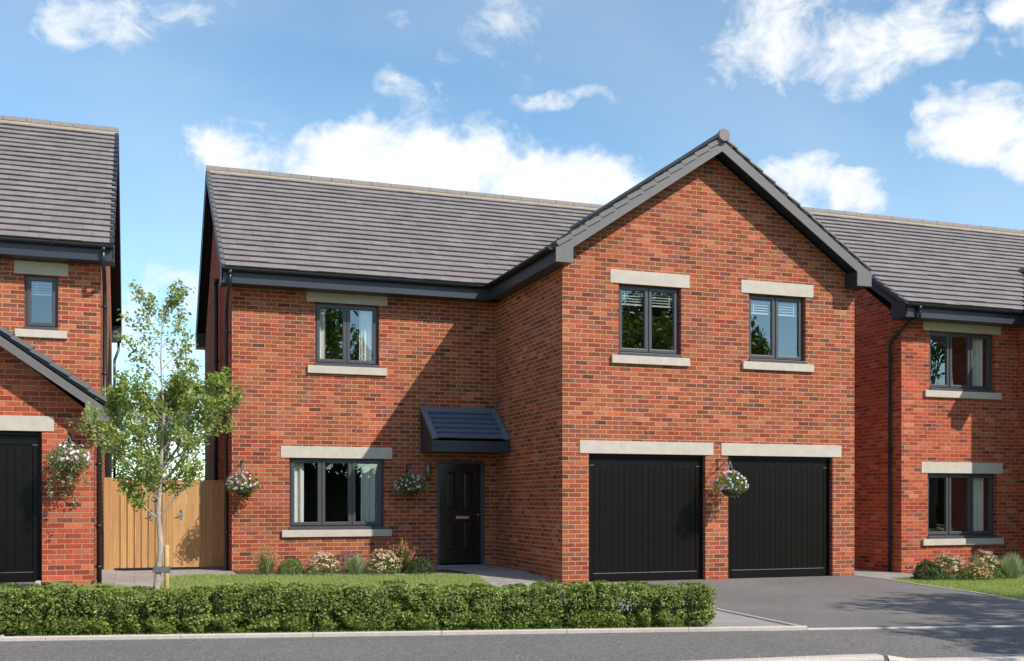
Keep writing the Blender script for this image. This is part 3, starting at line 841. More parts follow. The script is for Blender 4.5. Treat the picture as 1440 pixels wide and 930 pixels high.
    A = Oc+Uc*(Sl-.16)+Vector((.10, 0, 0)); B = Oc+Uc*Sl+Vector((.10, 0, 0)); wv = Vector((cx1-cx0-.2, 0, 0)); m.prism([A, A+wv, B+wv, B], NN*.052)
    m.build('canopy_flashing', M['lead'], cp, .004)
    l = MB(); l.tube([(-1.36, YF-.045, 1.80), (-1.36, YF-.045, 2.10)], .028, 10); l.box(-1.375, -1.345, YF-.03, YF, 1.90, 2.0)
    l.build('wall_light', M['steel'], H)
    return H
build_main()

# =================================================================== RIGHT NEIGHBOUR
def build_right():
    H = empty('neighbour_house', (9.5, 1.3, -.05), 'red brick house cut off by the right edge, windows above a bed of pink flowers', 'house')
    g = -.22; YF, YR, XL, XR = 1.30, 9.3, 7.80, 20.
    T = .675; ze = 5.49+g; yE = .90; yRd = 5.30; so_z = 5.185+g
    XW = 10.76; YW = -.40; ax = 12.45; xe = 10.50
    mb = MB()
    WU = (8.49, 10.14, 3.59, 4.80); WL = (8.44, 10.19, .60, 1.925)
    wall_front(mb, YF, XL, XW, -.3, 5.2+g, [WU, WL]); wall_side(mb, XL, YF, YR, -.3, 5.2+g, -1)
    mb.quad((XL, YR, 5.2+g), (XL, yRd, 8.1+g), (XL, YF, 5.2+g))
    wall_front(mb, YR, XL, XR, -.3, 5.2+g, [], out=1); wall_side(mb, XR, YF, YR, -.3, 5.2+g, 1)
    x3 = 2*ax-XW
    wall_front(mb, YF, x3, XR, -.3, 5.2+g, [])
    mb.build('wall', M['brick_red'], H)
    mb = MB(); wall_front(mb, YW, XW, x3, -.3, 5.2+g, []); wall_side(mb, XW, YW, YF, -.3, 5.2+g, -1); wall_side(mb, x3, YW, YF, -.3, 5.2+g, 1)
    mb.quad((XW, YW, 5.2+g), (x3, YW, 5.2+g), (ax, YW, ze+T*(ax-xe)-.2))
    mb.build('wing_wall', M['brick_red'], H)
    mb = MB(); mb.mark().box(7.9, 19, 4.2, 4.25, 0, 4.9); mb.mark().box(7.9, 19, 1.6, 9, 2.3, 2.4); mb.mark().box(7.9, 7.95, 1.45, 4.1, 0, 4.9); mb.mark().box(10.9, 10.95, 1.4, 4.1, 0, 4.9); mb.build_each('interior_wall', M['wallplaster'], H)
    zrd = ze+T*(yRd-yE); c = math.hypot(1, T); U = Vector((0, 1, T))/c; x0, x1 = XL-.22, XR+.2
    t = MB()
    slope_tiles(t, (x0, yE, ze), (1, 0, 0), U, x1-x0, (yRd-yE)*c-.04, keep=lambda x, y: not (x > xe+.25 and x < 2*ax-xe-.25 and y-yE < min(x, 2*ax-x)-xe-.35), seed=5)
    slope_tiles(t, (x1, 2*yRd-yE, ze), (-1, 0, 0), Vector((0, -1, T))/c, x1-x0, (yRd-yE)*c-.04, seed=6)
    t.build('roof', M['tile'], H)
    t = MB(); yo = YW-.36; za = ze+T*(ax-xe); yb = yE+(ax-xe); UL = Vector((1, 0, T))/c; UR = Vector((-1, 0, T))/c; S2 = (ax-xe)*c-.04
    slope_tiles(t, (xe, yb+.2, ze), (0, -1, 0), UL, yb+.2-yo, S2, keep=lambda x, y: x-xe > y-yE-.45, seed=7)
    slope_tiles(t, (2*ax-xe, yo, ze), (0, 1, 0), UR, yb+.2-yo, S2, keep=lambda x, y: 2*ax-xe-x > y-yE-.45, seed=8)
    t.build('wing_roof', M['tile'], H)
    d = MB()
    def deck(pts): d.mark().prism([(p[0], p[1], p[2]-.075) for p in pts], (0, 0, -.03))
    deck([(x0+.02, yE+.03, ze+.02), (xe, yE+.03, ze+.02), (ax, yb, za), (ax, yRd, zrd), (x0+.02, yRd, zrd)])
    deck([(x1-.02, yRd, zrd), (ax, yRd, zrd), (ax, yb, za), (2*ax-xe, yE+.03, ze+.02), (x1-.02, yE+.03, ze+.02)])
    deck([(x0+.02, yRd, zrd), (x1-.02, yRd, zrd), (x1-.02, 2*yRd-yE-.03, ze+.02), (x0+.02, 2*yRd-yE-.03, ze+.02)])
    deck([(xe+.02, yo+.02, ze+.02), (ax, yo+.02, za), (ax, yb, za), (xe+.02, yE, ze+.02)])
    deck([(2*ax-xe-.02, yo+.02, ze+.02), (2*ax-xe-.02, yE, ze+.02), (ax, yb, za), (ax, yo+.02, za)])
    d.build_each('roof_underlay', M['trim'], H)
    v = MB(); verge_caps(v.mark(), (x0, yE, ze), (-1, 0, 0), U, (yRd-yE)*c, 20, .01, .05, .06); v.build_each('verge', M['trimlight'], H)
    r = MB(); b = MB(); ridge_tiles(r, b, (x0-.01, yRd, zrd-.055), (x1, yRd, zrd-.055)); r.build('ridge', M['ridge'], H); b.build('ridge_bedding', M['bedding'], H)
    r = MB(); ridge_tiles(r, None, (ax, yo, za-.05), (ax, yb+.35, za-.05), .125); r.build('ridge', M['ridge'], H)
    f = MB(); f.mark().box(x0, xe+.018, yE, yE+.022, so_z-.005, 5.455+g); f.mark().box(xe, xe+.022, yo+.025, yE-.001, so_z-.005, 5.455+g)
    f.mark().box(x0, x1, 2*yRd-yE-.022, 2*yRd-yE, so_z, 5.455+g); f.mark().box(2*ax-xe, x1, yE, yE+.022, so_z, 5.455+g); f.mark().box(2*ax-xe-.022, 2*ax-xe, yo+.02, yE, so_z, 5.455+g)
    f.build_each('fascia', M['trim'], H)
    so = MB(); so.mark().box(x0+.02, xe+.2, yE+.02, YF, so_z, so_z+.013); so.mark().box(xe+.02, XW, yo+.02, YF-.02, so_z+.001, so_z+.014); so.build_each('soffit', M['trim'], H)
    gb = MB()
    barge(gb.mark(), (x0, yE, ze), (x0, yRd, zrd), (-1, 0, 0), .05, .27)
    gb.prism([(x0-.004, yE+.003, so_z-.007), (x0-.004, yE+.42, so_z-.007), (x0-.004, yE+.42, ze+T*.42-.24), (x0-.004, yE+.003, ze-.053)], (.22, 0, 0))
    gb.prism([(x0, yE+.1, ze+T*.1-.14), (x0, yRd, zrd-.14), (x0, yRd, zrd-.16), (x0, yE+.1, ze+T*.1-.16)], (.22, 0, 0))
    barge(gb.mark(), (x0, 2*yRd-yE, ze), (x0, yRd, zrd), (-1, 0, 0), .05, .27)
    barge(gb.mark(), (xe, yo, ze), (ax, yo, za), (0, -1, 0), .075, .26); barge(gb.mark(), (2*ax-xe, yo, ze), (ax, yo, za), (0, -1, 0), .075, .26)
    gb.build_each('bargeboard', M['trim'], H)
    q = MB(); gutter(q.mark(), (x0+.02, yE, 5.43+g), (xe-.06, yE, 5.43+g), (0, -1, 0)); gutter(q.mark(), (xe, yo+.05, 5.43+g), (xe, yE-.05, 5.43+g), (-1, 0, 0)); q.build_each('gutter', M['gutter'], H)
    downpipe(H, [(7.86, .84, 5.40+g), (7.86, .84, 5.14+g), (7.80, 1.0, 4.92), (7.74, 1.5, 4.62), (7.735, 1.57, 4.5), (7.735, 1.57, -.05)],
             clips=[(7.735, 1.57, 4.2, .08, 0), (7.735, 1.57, 2.4, .08, 0), (7.735, 1.57, .6, .08, 0)])
    W = WU[1]-WU[0]
    window(H, YF, *WU, n=3, curt=[(WU[0]+.03, WU[0]+.16), (WU[1]-.40, WU[1]-.1)], stone=.135, lint=.21)
    window(H, YF, *WL, n=3, curt=[(WL[0]+.04, WL[0]+.22), (WL[1]-.46, WL[1]-.12)], stone=.13, lint=.225)
    m = MB(); m.prism([(XW, -.3, 2.42), (XW, -.3, 2.10), (XW-.30, -.3, 2.10), (XW-.30, -.3, 2.34)], (0, 1.0, 0)); m.build('porch_canopy', M['trim'], H, .005)
    return H
build_right()

# =================================================================== LEFT NEIGHBOUR
def build_left():
    H = empty('neighbour_house', (-9, .35, .15), 'brick house cut off by the left edge, lower front gable over a garage door', 'house')
    XR, YF, YR, XL = -7.15, 3.30, 12.3, -18.; T = .71
    ze = 5.69; yE = 2.92; yRd = 7.82; sz = 5.385
    mb = MB(); WU = (-8.337, -7.812, 4.225, 5.150)
    wall_front(mb, YF, XL, XR, -.1, 5.4, [WU]); wall_side(mb, XR, YF, YR, -.1, 5.4, 1); wall_front(mb, YR, XL, XR, -.1, 5.4, [], out=1)
    mb.quad((XR, YF, 5.4), (XR, YR, 5.4), (XR, yRd, ze+T*(yRd-yE)-.25)); wall_side(mb, XL, YF, YR, -.1, 5.4, -1)
    mb.build('wall', M['brick'], H)
    # garage wing
    yw = .35; GD = (-9.98, -7.838, .19, 2.351); xg0 = -10.67; T2 = .70; ze2 = 2.80; xe2 = -6.93; ax = (XR+xg0)/2; za = ze2+T2*(xe2-ax)
    mb = MB(); wall_front(mb, yw, xg0, XR, -.1, 2.5, [GD]); wall_side(mb, XR, yw, YF, -.1, 2.5, 1); wall_side(mb, xg0, yw, YF, -.1, 2.5, -1)
    mb.quad((xg0, yw, 2.5), (XR, yw, 2.5), (XR, yw, 2.6), (ax, yw, za-.2), (xg0, yw, 2.6)); mb.build('wing_wall', M['brick_red'], H)
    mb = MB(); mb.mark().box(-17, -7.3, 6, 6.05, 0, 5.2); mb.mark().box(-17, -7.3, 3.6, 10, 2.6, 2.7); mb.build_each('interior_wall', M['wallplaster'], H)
    c = math.hypot(1, T); U = Vector((0, 1, T))/c; zrd = ze+T*(yRd-yE); x0, x1 = XL, XR+.22
    t = MB(); slope_tiles(t, (x0, yE, ze), (1, 0, 0), U, x1-x0, (yRd-yE)*c-.04, seed=9)
    slope_tiles(t, (x1, 2*yRd-yE, ze), (-1, 0, 0), Vector((0, -1, T))/c, x1-x0, (yRd-yE)*c-.04, seed=10); t.build('roof', M['tile'], H)
    d = MB()
    def deck(pts): d.mark().prism([(p[0], p[1], p[2]-.075) for p in pts], (0, 0, -.03))
    deck([(x0, yE+.03, ze+.02), (x1-.02, yE+.03, ze+.02), (x1-.02, yRd, zrd), (x0, yRd, zrd)])
    deck([(x0, yRd, zrd), (x1-.02, yRd, zrd), (x1-.02, 2*yRd-yE-.03, ze+.02), (x0, 2*yRd-yE-.03, ze+.02)])
    c2 = math.hypot(1, T2)
    deck([(xe2-.02, yw-.33, ze2+.02), (ax, yw-.33, za), (ax, YF, za), (xe2-.02, YF, ze2+.02)])
    deck([(ax, yw-.33, za), (2*ax-xe2+.02, yw-.33, ze2+.02), (2*ax-xe2+.02, YF, ze2+.02), (ax, YF, za)])
    d.build_each('roof_underlay', M['trim'], H)
    t = MB(); slope_tiles(t, (xe2, yw-.35, ze2), (0, 1, 0), Vector((-1, 0, T2))/c2, YF-yw+.35, (xe2-ax)*c2-.03, seed=12)
    slope_tiles(t, (2*ax-xe2, YF, ze2), (0, -1, 0), Vector((1, 0, T2))/c2, YF-yw+.35, (xe2-ax)*c2-.03, seed=13); t.build('wing_roof', M['tile'], H)
    v = MB(); verge_caps(v.mark(), (x1, yE, ze), (1, 0, 0), U, (yRd-yE)*c, 22, .01, .05, .06)
    verge_caps(v.mark(), (x1, 2*yRd-yE, ze), (1, 0, 0), Vector((0, -1, T))/c, (yRd-yE)*c, 22, .01, .05, .06)
    v.build_each('verge', M['trim'], H)
    v = MB(); yo = yw-.35
    verge_caps(v.mark(), (xe2, yo, ze2), (0, -1, 0), Vector((-1, 0, T2))/c2, (xe2-ax)*c2, 8, .03, .07, .14)
    verge_caps(v.mark(), (2*ax-xe2, yo, ze2), (0, -1, 0), Vector((1, 0, T2))/c2, (xe2-ax)*c2, 8, .03, .07, .14); v.build_each('verge', M['trimlight'], H)
    r = MB(); b = MB(); ridge_tiles(r, b, (x0, yRd, zrd-.055), (x1+.01, yRd, zrd-.055)); r.build('ridge', M['ridge'], H); b.build('ridge_bedding', M['bedding'], H)
    f = MB(); f.mark().box(x0, x1-.0, yE, yE+.022, sz-.005, ze-.035); f.mark().box(x0, x1, 2*yRd-yE-.022, 2*yRd-yE, sz-.005, ze-.035)
    f.mark().box(xe2-.022, xe2, yo+.02, YF, 2.49, 2.76); f.build_each('fascia', M['trim'], H)
    so = MB(); so.mark().box(x0, x1-.02, yE+.02, YF, sz, sz+.013); so.mark().box(XR, xe2-.02, yo+.02, YF, 2.495, 2.51); so.build_each('soffit', M['trim'], H)
    gb = MB()
    for s in (1, -1):
        Y = lambda q: q if s > 0 else 2*yRd-q
        barge(gb.mark(), (x1, Y(yE), ze), (x1, yRd, zrd), (1, 0, 0), .05, .27)
        gb.prism([(x1+.004, Y(yE+.003), sz-.007), (x1+.004, Y(yE+.42), sz-.007), (x1+.004, Y(yE+.42), ze+T*.42-.24), (x1+.004, Y(yE+.003), ze-.053)], (-.22, 0, 0))
        gb.prism([(x1, Y(yE+.1), ze+T*.1-.14), (x1, yRd, zrd-.14), (x1, yRd, zrd-.16), (x1, Y(yE+.1), ze+T*.1-.16)], (-.22, 0, 0))
    gb.build_each('bargeboard', M['trim'], H)
    gb = MB(); barge(gb.mark(), (2*ax-xe2, yo, ze2), (ax, yo, za), (0, -1, 0), .15, .285); barge(gb.mark(), (xe2, yo, ze2), (ax, yo, za), (0, -1, 0), .15, .285)
    gb.prism([(xe2, yo-.003, 2.487), (xe2-.32, yo-.003, 2.487), (xe2-.32, yo-.003, ze2+T2*.32-.27), (xe2, yo-.003, ze2-.14)], (0, .35, 0))
    gb.build_each('bargeboard', M['trimlight'], H)
    gb = MB(); gb.mark().prism([(xe2, yo+.02, ze2-.10), (ax, yo+.02, za-.10), (ax, yo+.02, za-.12), (xe2, yo+.02, ze2-.12)], (0, .34, 0))
    gb.mark().prism([(2*ax-xe2, yo+.02, ze2-.10), (ax, yo+.02, za-.10), (ax, yo+.02, za-.12), (2*ax-xe2, yo+.02, ze2-.12)], (0, .34, 0)); gb.build_each('verge_soffit', M['trim'], H)
    q = MB(); gutter(q.mark(), (x0, yE, ze-.06), (x1-.02, yE, ze-.06), (0, -1, 0)); gutter(q.mark(), (xe2, yo+.03, 2.74), (xe2, YF, 2.74), (1, 0, 0)); gutter(q.mark(), (x0, 2*yRd-yE, ze-.06), (x1, 2*yRd-yE, ze-.06), (0, 1, 0)); q.build_each('gutter', M['gutter'], H)
    downpipe(H, [(-7.09, 2.86, ze-.08), (-7.09, 2.86, 5.30), (-7.085, 3.0, 5.2), (-7.085, 3.4, 5.0), (-7.085, 3.45, 4.9), (-7.085, 3.45, 3.2), (-7.05, 3.3, 2.95), (-7.0, 3.2, 2.85)],
             clips=[(-7.085, 3.45, 4.7, -.07, 0), (-7.085, 3.45, 3.55, -.07, 0)])
    downpipe(H, [(-6.87, .55, 2.70), (-6.87, .55, 2.45), (-7.0, .55, 2.25), (-7.085, .55, 2.15), (-7.085, .55, .14)], .038, clips=[(-7.085, .55, 1.9, -.07, 0), (-7.085, .55, 1.0, -.07, 0), (-7.085, .55, .4, -.07, 0)])
    downpipe(H, [(-7.0, 12.72, 5.5), (-7.0, 12.72, 5.2), (-7.09, 12.45, 4.9), (-7.09, 12.36, 4.7), (-7.09, 12.36, .1)], clips=[(-7.09, 12.36, 4.0, -.07, 0)])
    window(H, YF, *WU, n=1, blind=.2, stone=.13, lint=.215)
    garage_door(H, yw, *GD); lintel(H, GD[0]-.16, GD[1]+.158, 2.354, 2.568, yw)
    return H
build_left()

# =================================================================== gates
def gate():
    Y = 4.18
    g1 = empty('side_gate', (-6.6, Y, .13), 'left leaf of tall timber side gates, boards with dark gaps between, behind young tree', 'gate', 'timber gates between the houses')
    b = MB(); x = -6.96; k = 0
    while x < -6.12:
        dz = random.uniform(-.004, .004)
        b.box(x, x+.098, Y-.022+(k % 2)*.0, Y, .16, 1.72+dz); x += .119; k += 1
    b.build('boards', M['wood'], g1, .003)
    r = MB(); r.mark().box(-6.95, -6.10, Y+.013, Y+.05, .30, .40); r.mark().box(-6.95, -6.10, Y+.013, Y+.05, 1.48, 1.58); r.mark().box(-6.95, -6.10, Y+.002, Y+.012, .18, 1.7); r.build_each('rail', M['wood'], g1)
    r = MB(); r.box(-6.96, -6.085, Y-.03, Y+.05, 1.724, 1.752); r.build('top_rail', M['wood'], g1, .003)
    g2 = empty('side_gate', (-5.6, Y, .13), 'right leaf of tall timber side gates, close-boarded and partly shaded, beside main house', 'gate', 'timber gates between the houses')
    b = MB(); x = -6.06; k = 0
    while x < -5.12:
        b.box(x, x+.115, Y-.028, Y-.004, .16, 1.715); x += .1175; k += 1
    b.build('boards', M['wood'], g2, .002)
    r = MB(); r.mark().box(-6.06, -5.02, Y, Y+.05, .30, .40); r.mark().box(-6.06, -5.02, Y, Y+.05, 1.48, 1.58); r.build_each('rail', M['wood'], g2)
    r = MB(); r.box(-6.07, -5.01, Y-.034, Y+.05, 1.719, 1.745); r.build('top_rail', M['wood'], g2, .003)
    for g, x in ((g1, -6.31), (g2, -5.80)):
        h = MB(); h.box(x-.022, x+.022, Y-.036, Y-.029, 1.02, 1.16)
        h.tube([(x, Y-.036, 1.12), (x, Y-.075, 1.12), (x+.0, Y-.08, 1.12), (x-.035, Y-.08, 1.115), (x-.07, Y-.08, 1.11)], .009, 8)
        h.tube([(x, Y-.03, 1.16), (x, Y-.05, 1.20), (x, Y-.03, 1.21)], .012, 8)
        h.build('latch', M['steel'], g)
    p = MB(); p.box(-7.12, -6.95, Y-.06, Y+.04, .1, 1.78); tag(p.build('gate_post', M['wood'], None, .006), 'thick timber post at the left end of the side gates, beside the black pipe', 'post')
    p = MB(); p.box(-5.005, -4.97, Y-.05, Y+.03, .1, 1.74); tag(p.build('gate_post', M['trim'], None, .004), 'thin dark post at the right end of the side gates, against the main house', 'post')
gate()

# =================================================================== foliage helpers
rng = np.random.default_rng(5)
def leaves(centers, size, asp=.55, nrm=None, nb=.5, curl=.25, sj=.35):
    """rhombus leaves (two triangles folded as one quad) at centers; returns verts grouped by 4"""
    n = len(centers); c = np.asarray(centers)
    d = rng.normal(size=(n, 3)); d /= np.linalg.norm(d, axis=1)[:, None]
    m = rng.normal(size=(n, 3))
    if nrm is not None: m = m*(1-nb)+np.asarray(nrm)*nb*2
    m /= np.linalg.norm(m, axis=1)[:, None]+1e-9
    d = d-(d*m).sum(1)[:, None]*m; d /= np.linalg.norm(d, axis=1)[:, None]+1e-9
    w = np.cross(d, m); s = size*(1+rng.uniform(-sj, sj, n))[:, None]
    v = np.empty((n, 4, 3))
    v[:, 0] = c-d*s*.5; v[:, 2] = c+d*s*.5-m*s*curl*.3
    v[:, 1] = c+w*s*asp*.5+m*s*curl*.2; v[:, 3] = c-w*s*asp*.5+m*s*curl*.2
    return v.reshape(-1, 3)

def copy_tree(o, loc, parent=None):
    c = o.copy(); COL.objects.link(c)
    if parent: c.parent = parent
    elif loc is not None: c.location = loc
    for ch in list(o.children): copy_tree(ch, None, c)
    return c

# hedge: individual clipped shrubs ----------------------------------------
def hedge_proto(k):
    root = empty('hedge_shrub', (0, 0, 0))
    n = 8200; L, D, Hh = .275+.01*k, .25, .475
    p = rng.uniform(-1, 1, (n*3, 3))
    p = np.sign(p)*np.abs(p)**.55                      # push towards the surface
    q = np.stack([p[:, 0]*L, p[:, 1]*D, (p[:, 2]*.5+.5)*Hh], 1)
    nz = np.array([noise.noise(Vector((a[0]*7+k*9, a[1]*7, a[2]*7))) for a in q])
    nz2 = np.array([noise.noise(Vector((a[0]*2.8+k*5, a[1]*3, a[2]*3.4+3))) for a in q])
    # narrower near the ground, ragged top
    r = (np.abs(q[:, 0]/L)**5+np.abs(q[:, 1]/D)**5+.7*np.clip((q[:, 2]/Hh-.45)/.6, 0, 1)**5*np.abs(q[:, 0]/L)**2)**.2
    lim = np.clip(.70+q[:, 2]*2.6, 0, 1)+nz*.14+.03
    ok = (nz > -.34) & (nz2 > -.55) & (r < lim) & (q[:, 2] > .015+.04*np.abs(np.sin(q[:, 0]*13+k))) & (q[:, 2] < Hh*(1.0+nz*.09)*(1-.10*np.abs(q[:, 0]/L)**4))
    q = q[ok][:n]
    nr = np.stack([q[:, 0]*.4, q[:, 1]*1.5, (q[:, 2]-.2)*1.5], 1); nr /= np.linalg.norm(nr, axis=1)[:, None]+1e-6
    q = q+nr*(nz[ok][:n, None]*.05)
    qi = rng.uniform(-1, 1, (2600, 3))*np.array([L*1.02, D*.6, Hh*.46])+np.array([0, 0, Hh*.5])
    nr = np.concatenate([nr, np.tile([0., -.3, .8], (len(qi), 1))]); q = np.concatenate([q, qi])
    np_mesh('foliage', leaves(q, .029, .62, nr, .42), None, 4, M['hedge'], root)
    s = MB()
    for i in range(7):
        x, y = random.uniform(-.05, .05), random.uniform(-.03, .03); a = random.uniform(0, 6.28); rr = random.uniform(.08, .17)
        s.tube([(x, y, 0), (x+.3*rr*math.cos(a), y+.3*rr*math.sin(a), .12), (x+rr*math.cos(a), y+rr*math.sin(a)*.6, .36)], [.008, .006, .003], 5)
    s.build('stem', M['bark'], root)
    return root
protos = [hedge_proto(k) for k in range(4)]
dv = Vector((1, -.230, 0)).normalized(); nv_ = Vector((.230, 1, 0)).normalized()
n_h = 17; xa, xb = -11.3, -1.10; ang = math.atan2(-.230, 1)
for i in range(n_h):
    x = xa+(xb-xa)*i/(n_h-1)
    pr = protos[i % 4]
    o = pr if i < 4 else copy_tree(pr, None)
    c = Vector((x, yK(x), 0))+nv_*.40
    o.location = (c.x, c.y, hgt(c.x, c.y)*.6+.004); o.rotation_euler = (0, 0, ang+(math.pi if (i//4) % 2 else 0))
    s = random.uniform(.95, 1.06); o.scale = (1.16, 1.0, s)
    tag(o, 'one of the small-leaved green shrubs making up the low clipped hedge along the footway', 'hedge shrub', 'shrubs of the low front hedge')
    if i == n_h-1: o['label'] = 'last green hedge shrub at the right-hand end of the low hedge, beside the driveway edging'

# grass -------------------------------------------------------------------
def inside(px, py, poly):
    r = np.zeros(len(px), bool); n = len(poly)
    for i in range(n):
        x1, y1 = poly[i]; x2, y2 = poly[(i+1) % n]
        with np.errstate(divide='ignore', invalid='ignore'):
            c = ((y1 > py) != (y2 > py)) & (px < (x2-x1)*(py-y1)/(y2-y1+1e-12)+x1)
        r ^= c
    return r
def blades(name, poly, n, h, label):
    xs = [p[0] for p in poly]; ys = [p[1] for p in poly]
    x = rng.uniform(min(xs), max(xs), n*3); y = rng.uniform(min(ys), max(ys), n*3)
    k = inside(x, y, poly); x, y = x[k][:n], y[k][:n]; n = len(x)
    z = np.array([hgt(a, b) for a, b in zip(x, y)])+.004
    a = rng.uniform(0, 6.283, n); hh = h*rng.uniform(.55, 1.25, n); w = .0045; ln = rng.normal(0, .014, (n, 2))
    v = np.empty((n, 3, 3))
    v[:, 0] = np.stack([x-np.cos(a)*w, y-np.sin(a)*w, z], 1); v[:, 1] = np.stack([x+np.cos(a)*w, y+np.sin(a)*w, z], 1)
    v[:, 2] = np.stack([x+ln[:, 0], y+ln[:, 1], z+hh], 1)
    o = np_mesh(name, v.reshape(-1, 3), None, 3, M['grass'])
    return tag(o, label, 'grass', kind='stuff')
blades('grass', [(p[0], max(p[1], yK(p[0])+.05)) for p in LAWN], 105000, .042, 'short mown grass of the front lawn behind the hedge')
blades('grass', [(4.7, -5.03), (5.3, -7.6), (9.5, -8.5), (11.5, -.15), (6.6, .13), (6.27, -.82), (5.66, -1.06), (5.35, -2.22), (5.12, -3.62)], 75000, .042, 'short mown grass of the lawn in front of the right-hand house')

# flower shrubs ------------------------------------------------------------
def ball_points(n, rx, ry, h, surf=.6, zmin=.02):
    d = rng.normal(size=(n, 3)); d /= np.linalg.norm(d, axis=1)[:, None]; d[:, 2] = np.abs(d[:, 2])
    r = rng.uniform(surf, 1, n)**.5
    lump = np.array([1+.22*noise.noise(Vector((a*2.7).tolist())+Vector((n*.01, 0, 0))) for a in d])
    p = d*(r*lump)[:, None]*np.array([rx, ry, h]); p[:, 2] += zmin
    return p, d
def place(pts, c): return pts+np.array(c)
def base_z(x, y): return hgt(x, y)+.01
def dome_shrub(name, x, y, rx, h, leafm, label, cat, flower=None, nf=260, fs=.022, nl=1500, ls=.026, fz=.35, group=None, clusters=0):
    root = empty(name, (x, y, base_z(x, y)), label, cat, group); c = root.location
    p, d = ball_points(nl, rx, rx*.85, h)
    np_mesh('foliage', place(leaves(p, ls, .6, d, .35), c), None, 4, leafm, root)
    if flower:
        p, d = ball_points(nf*3, rx*1.04, rx*.9, h*1.06, .92); k = (d[:, 2] > fz-.25) & (rng.uniform(size=len(d)) < np.clip((d[:, 2]-fz+.3)*1.6, .15, 1)); p, d = p[k][:nf], d[k][:nf]
        if clusters:
            q = np.repeat(p, clusters, 0)+rng.normal(0, fs*.75, (len(p)*clusters, 3))*np.array([1, 1, .45]); dd = np.repeat(d, clusters, 0)
        else: q, dd = p, d
        np_mesh('blossoms', place(leaves(q, fs, .9, dd, .7), c), None, 4, flower, root)
    s = MB()
    for i in range(8):
        a = i*.8; s.tube([(c.x, c.y, c.z-.01), (c.x+rx*.6*math.cos(a), c.y+rx*.6*math.sin(a), c.z+h*.7)], [.005, .002], 4)
    s.build('stem', M['bark'], root)
    return root
def spiky(name, x, y, rx, h, n, m, label, cat, tipm=None, lean=.5, w=.006, tl=.08, plume=False):
    root = empty(name, (x, y, base_z(x, y)), label, cat); c = np.array(root.location)
    a = rng.uniform(0, 6.283, n); r = rng.uniform(0, 1, n)**.6; b = np.stack([np.cos(a)*r*rx*.35, np.sin(a)*r*rx*.3, np.zeros(n)], 1)
    t = np.stack([np.cos(a)*r*rx, np.sin(a)*r*rx*.8, h*(1-.35*r**2)*rng.uniform(.5, 1.15, n)], 1)
    q = np.stack([-np.sin(a), np.cos(a), np.zeros(n)], 1)*w; mid = b*.45+t*.55+np.array([0, 0, h*.06])
    v = np.empty((n, 4, 3)); v[:, 0] = b-q*.4; v[:, 1] = mid-q; v[:, 2] = t; v[:, 3] = mid+q
    np_mesh('foliage', (v+c).reshape(-1, 3), None, 4, m, root)
    if tipm is not None:
        k = n//4; tt = t[:k]; reps = 14
        off = rng.uniform(-1, 1, (k, reps)); q2 = np.repeat(tt, reps, 0); dirs = np.repeat((tt-b[:k])/np.linalg.norm(tt-b[:k], axis=1)[:, None], reps, 0)
        q2 = q2+dirs*(off.reshape(-1, 1)*tl)+rng.normal(0, .008 if not plume else .012, (len(q2), 3))
        np_mesh('blossoms', place(leaves(q2, .018, .8), c), None, 4, tipm, root)
    return root
spiky('grass_plant', -4.50, 2.22, .24, .44, 420, M['leaf_pale'], 'feathery orange-tipped grass plant at the left end of the bed under the ground-floor window', 'plant', M['fl_orange'], plume=True, w=.004, tl=.09)
dome_shrub('round_shrub', -4.10, 2.12, .24, .27, M['leaf_shrub'], 'small round bright green shrub between orange grass and pink flowers', 'shrub', nl=1900)
dome_shrub('sedum_plant', -3.58, 2.0, .30, .33, M['leaf_shrub'], 'pale pink flowering plant left of the grey-green lavender in the main bed', 'plant', M['fl_pink'], 190, .024, 1500, clusters=6)
spiky('lavender_plant', -3.03, 1.86, .27, .36, 620, M['leaf_silver'], 'grey-green lavender tuft between two pale pink flowering plants', 'plant', None, w=.004, tl=.02)
dome_shrub('sedum_plant', -2.58, 1.84, .30, .37, M['leaf_shrub'], 'pale pink flowering plant right of the lavender, next to the tan plumes', 'plant', M['fl_pink'], 200, .024, 1500, clusters=6)
spiky('astilbe_plant', -2.22, 2.05, .26, .50, 300, M['leaf_dark'], 'plant with upright tan plumes in the shade left of the front door', 'plant', M['fl_orange'], plume=True, w=.008, tl=.09)
dome_shrub('round_shrub', -1.93, 1.75, .25, .27, M['leaf_dark'], 'dark green round shrub at the right end of the bed, nearest the front door', 'shrub', nl=1900)
dome_shrub('heuchera_plant', -3.05, 2.62, .34, .34, M['leaf_dark'], 'low dark purple flowering plant behind the lavender, against the wall', 'plant', M['fl_purple'], 90, .02, 900, clusters=4)
# right bed
dome_shrub('round_shrub', 6.88, -.52, .27, .34, M['leaf_dark'], 'dark green leafy shrub at the left end of the right-hand flower bed', 'shrub', nl=2100, ls=.034)
dome_shrub('sedum_plant', 7.32, -.55, .36, .42, M['leaf_shrub'], 'left of two dusty rose flat-headed plants under the right-hand house window', 'plant', M['fl_rose'], 75, .026, 1800, ls=.035, clusters=11, fz=.6)
dome_shrub('geranium_plant', 7.62, -.90, .30, .34, M['leaf_shrub'], 'salmon orange flowering plant between the two dusty rose plants', 'plant', M['fl_salmon'], 170, .022, 1500, clusters=5, fz=.1)
dome_shrub('sedum_plant', 8.02, -.66, .36, .44, M['leaf_shrub'], 'right of two dusty rose flat-headed plants under the right-hand house window', 'plant', M['fl_rose'], 80, .026, 1800, ls=.035, clusters=11, fz=.6)
spiky('lavender_plant', 8.50, -.85, .34, .48, 750, M['leaf_silver'], 'grey-green lavender tuft at the right edge of the photo beside the rose flowers', 'plant', None, w=.005, tl=.02)
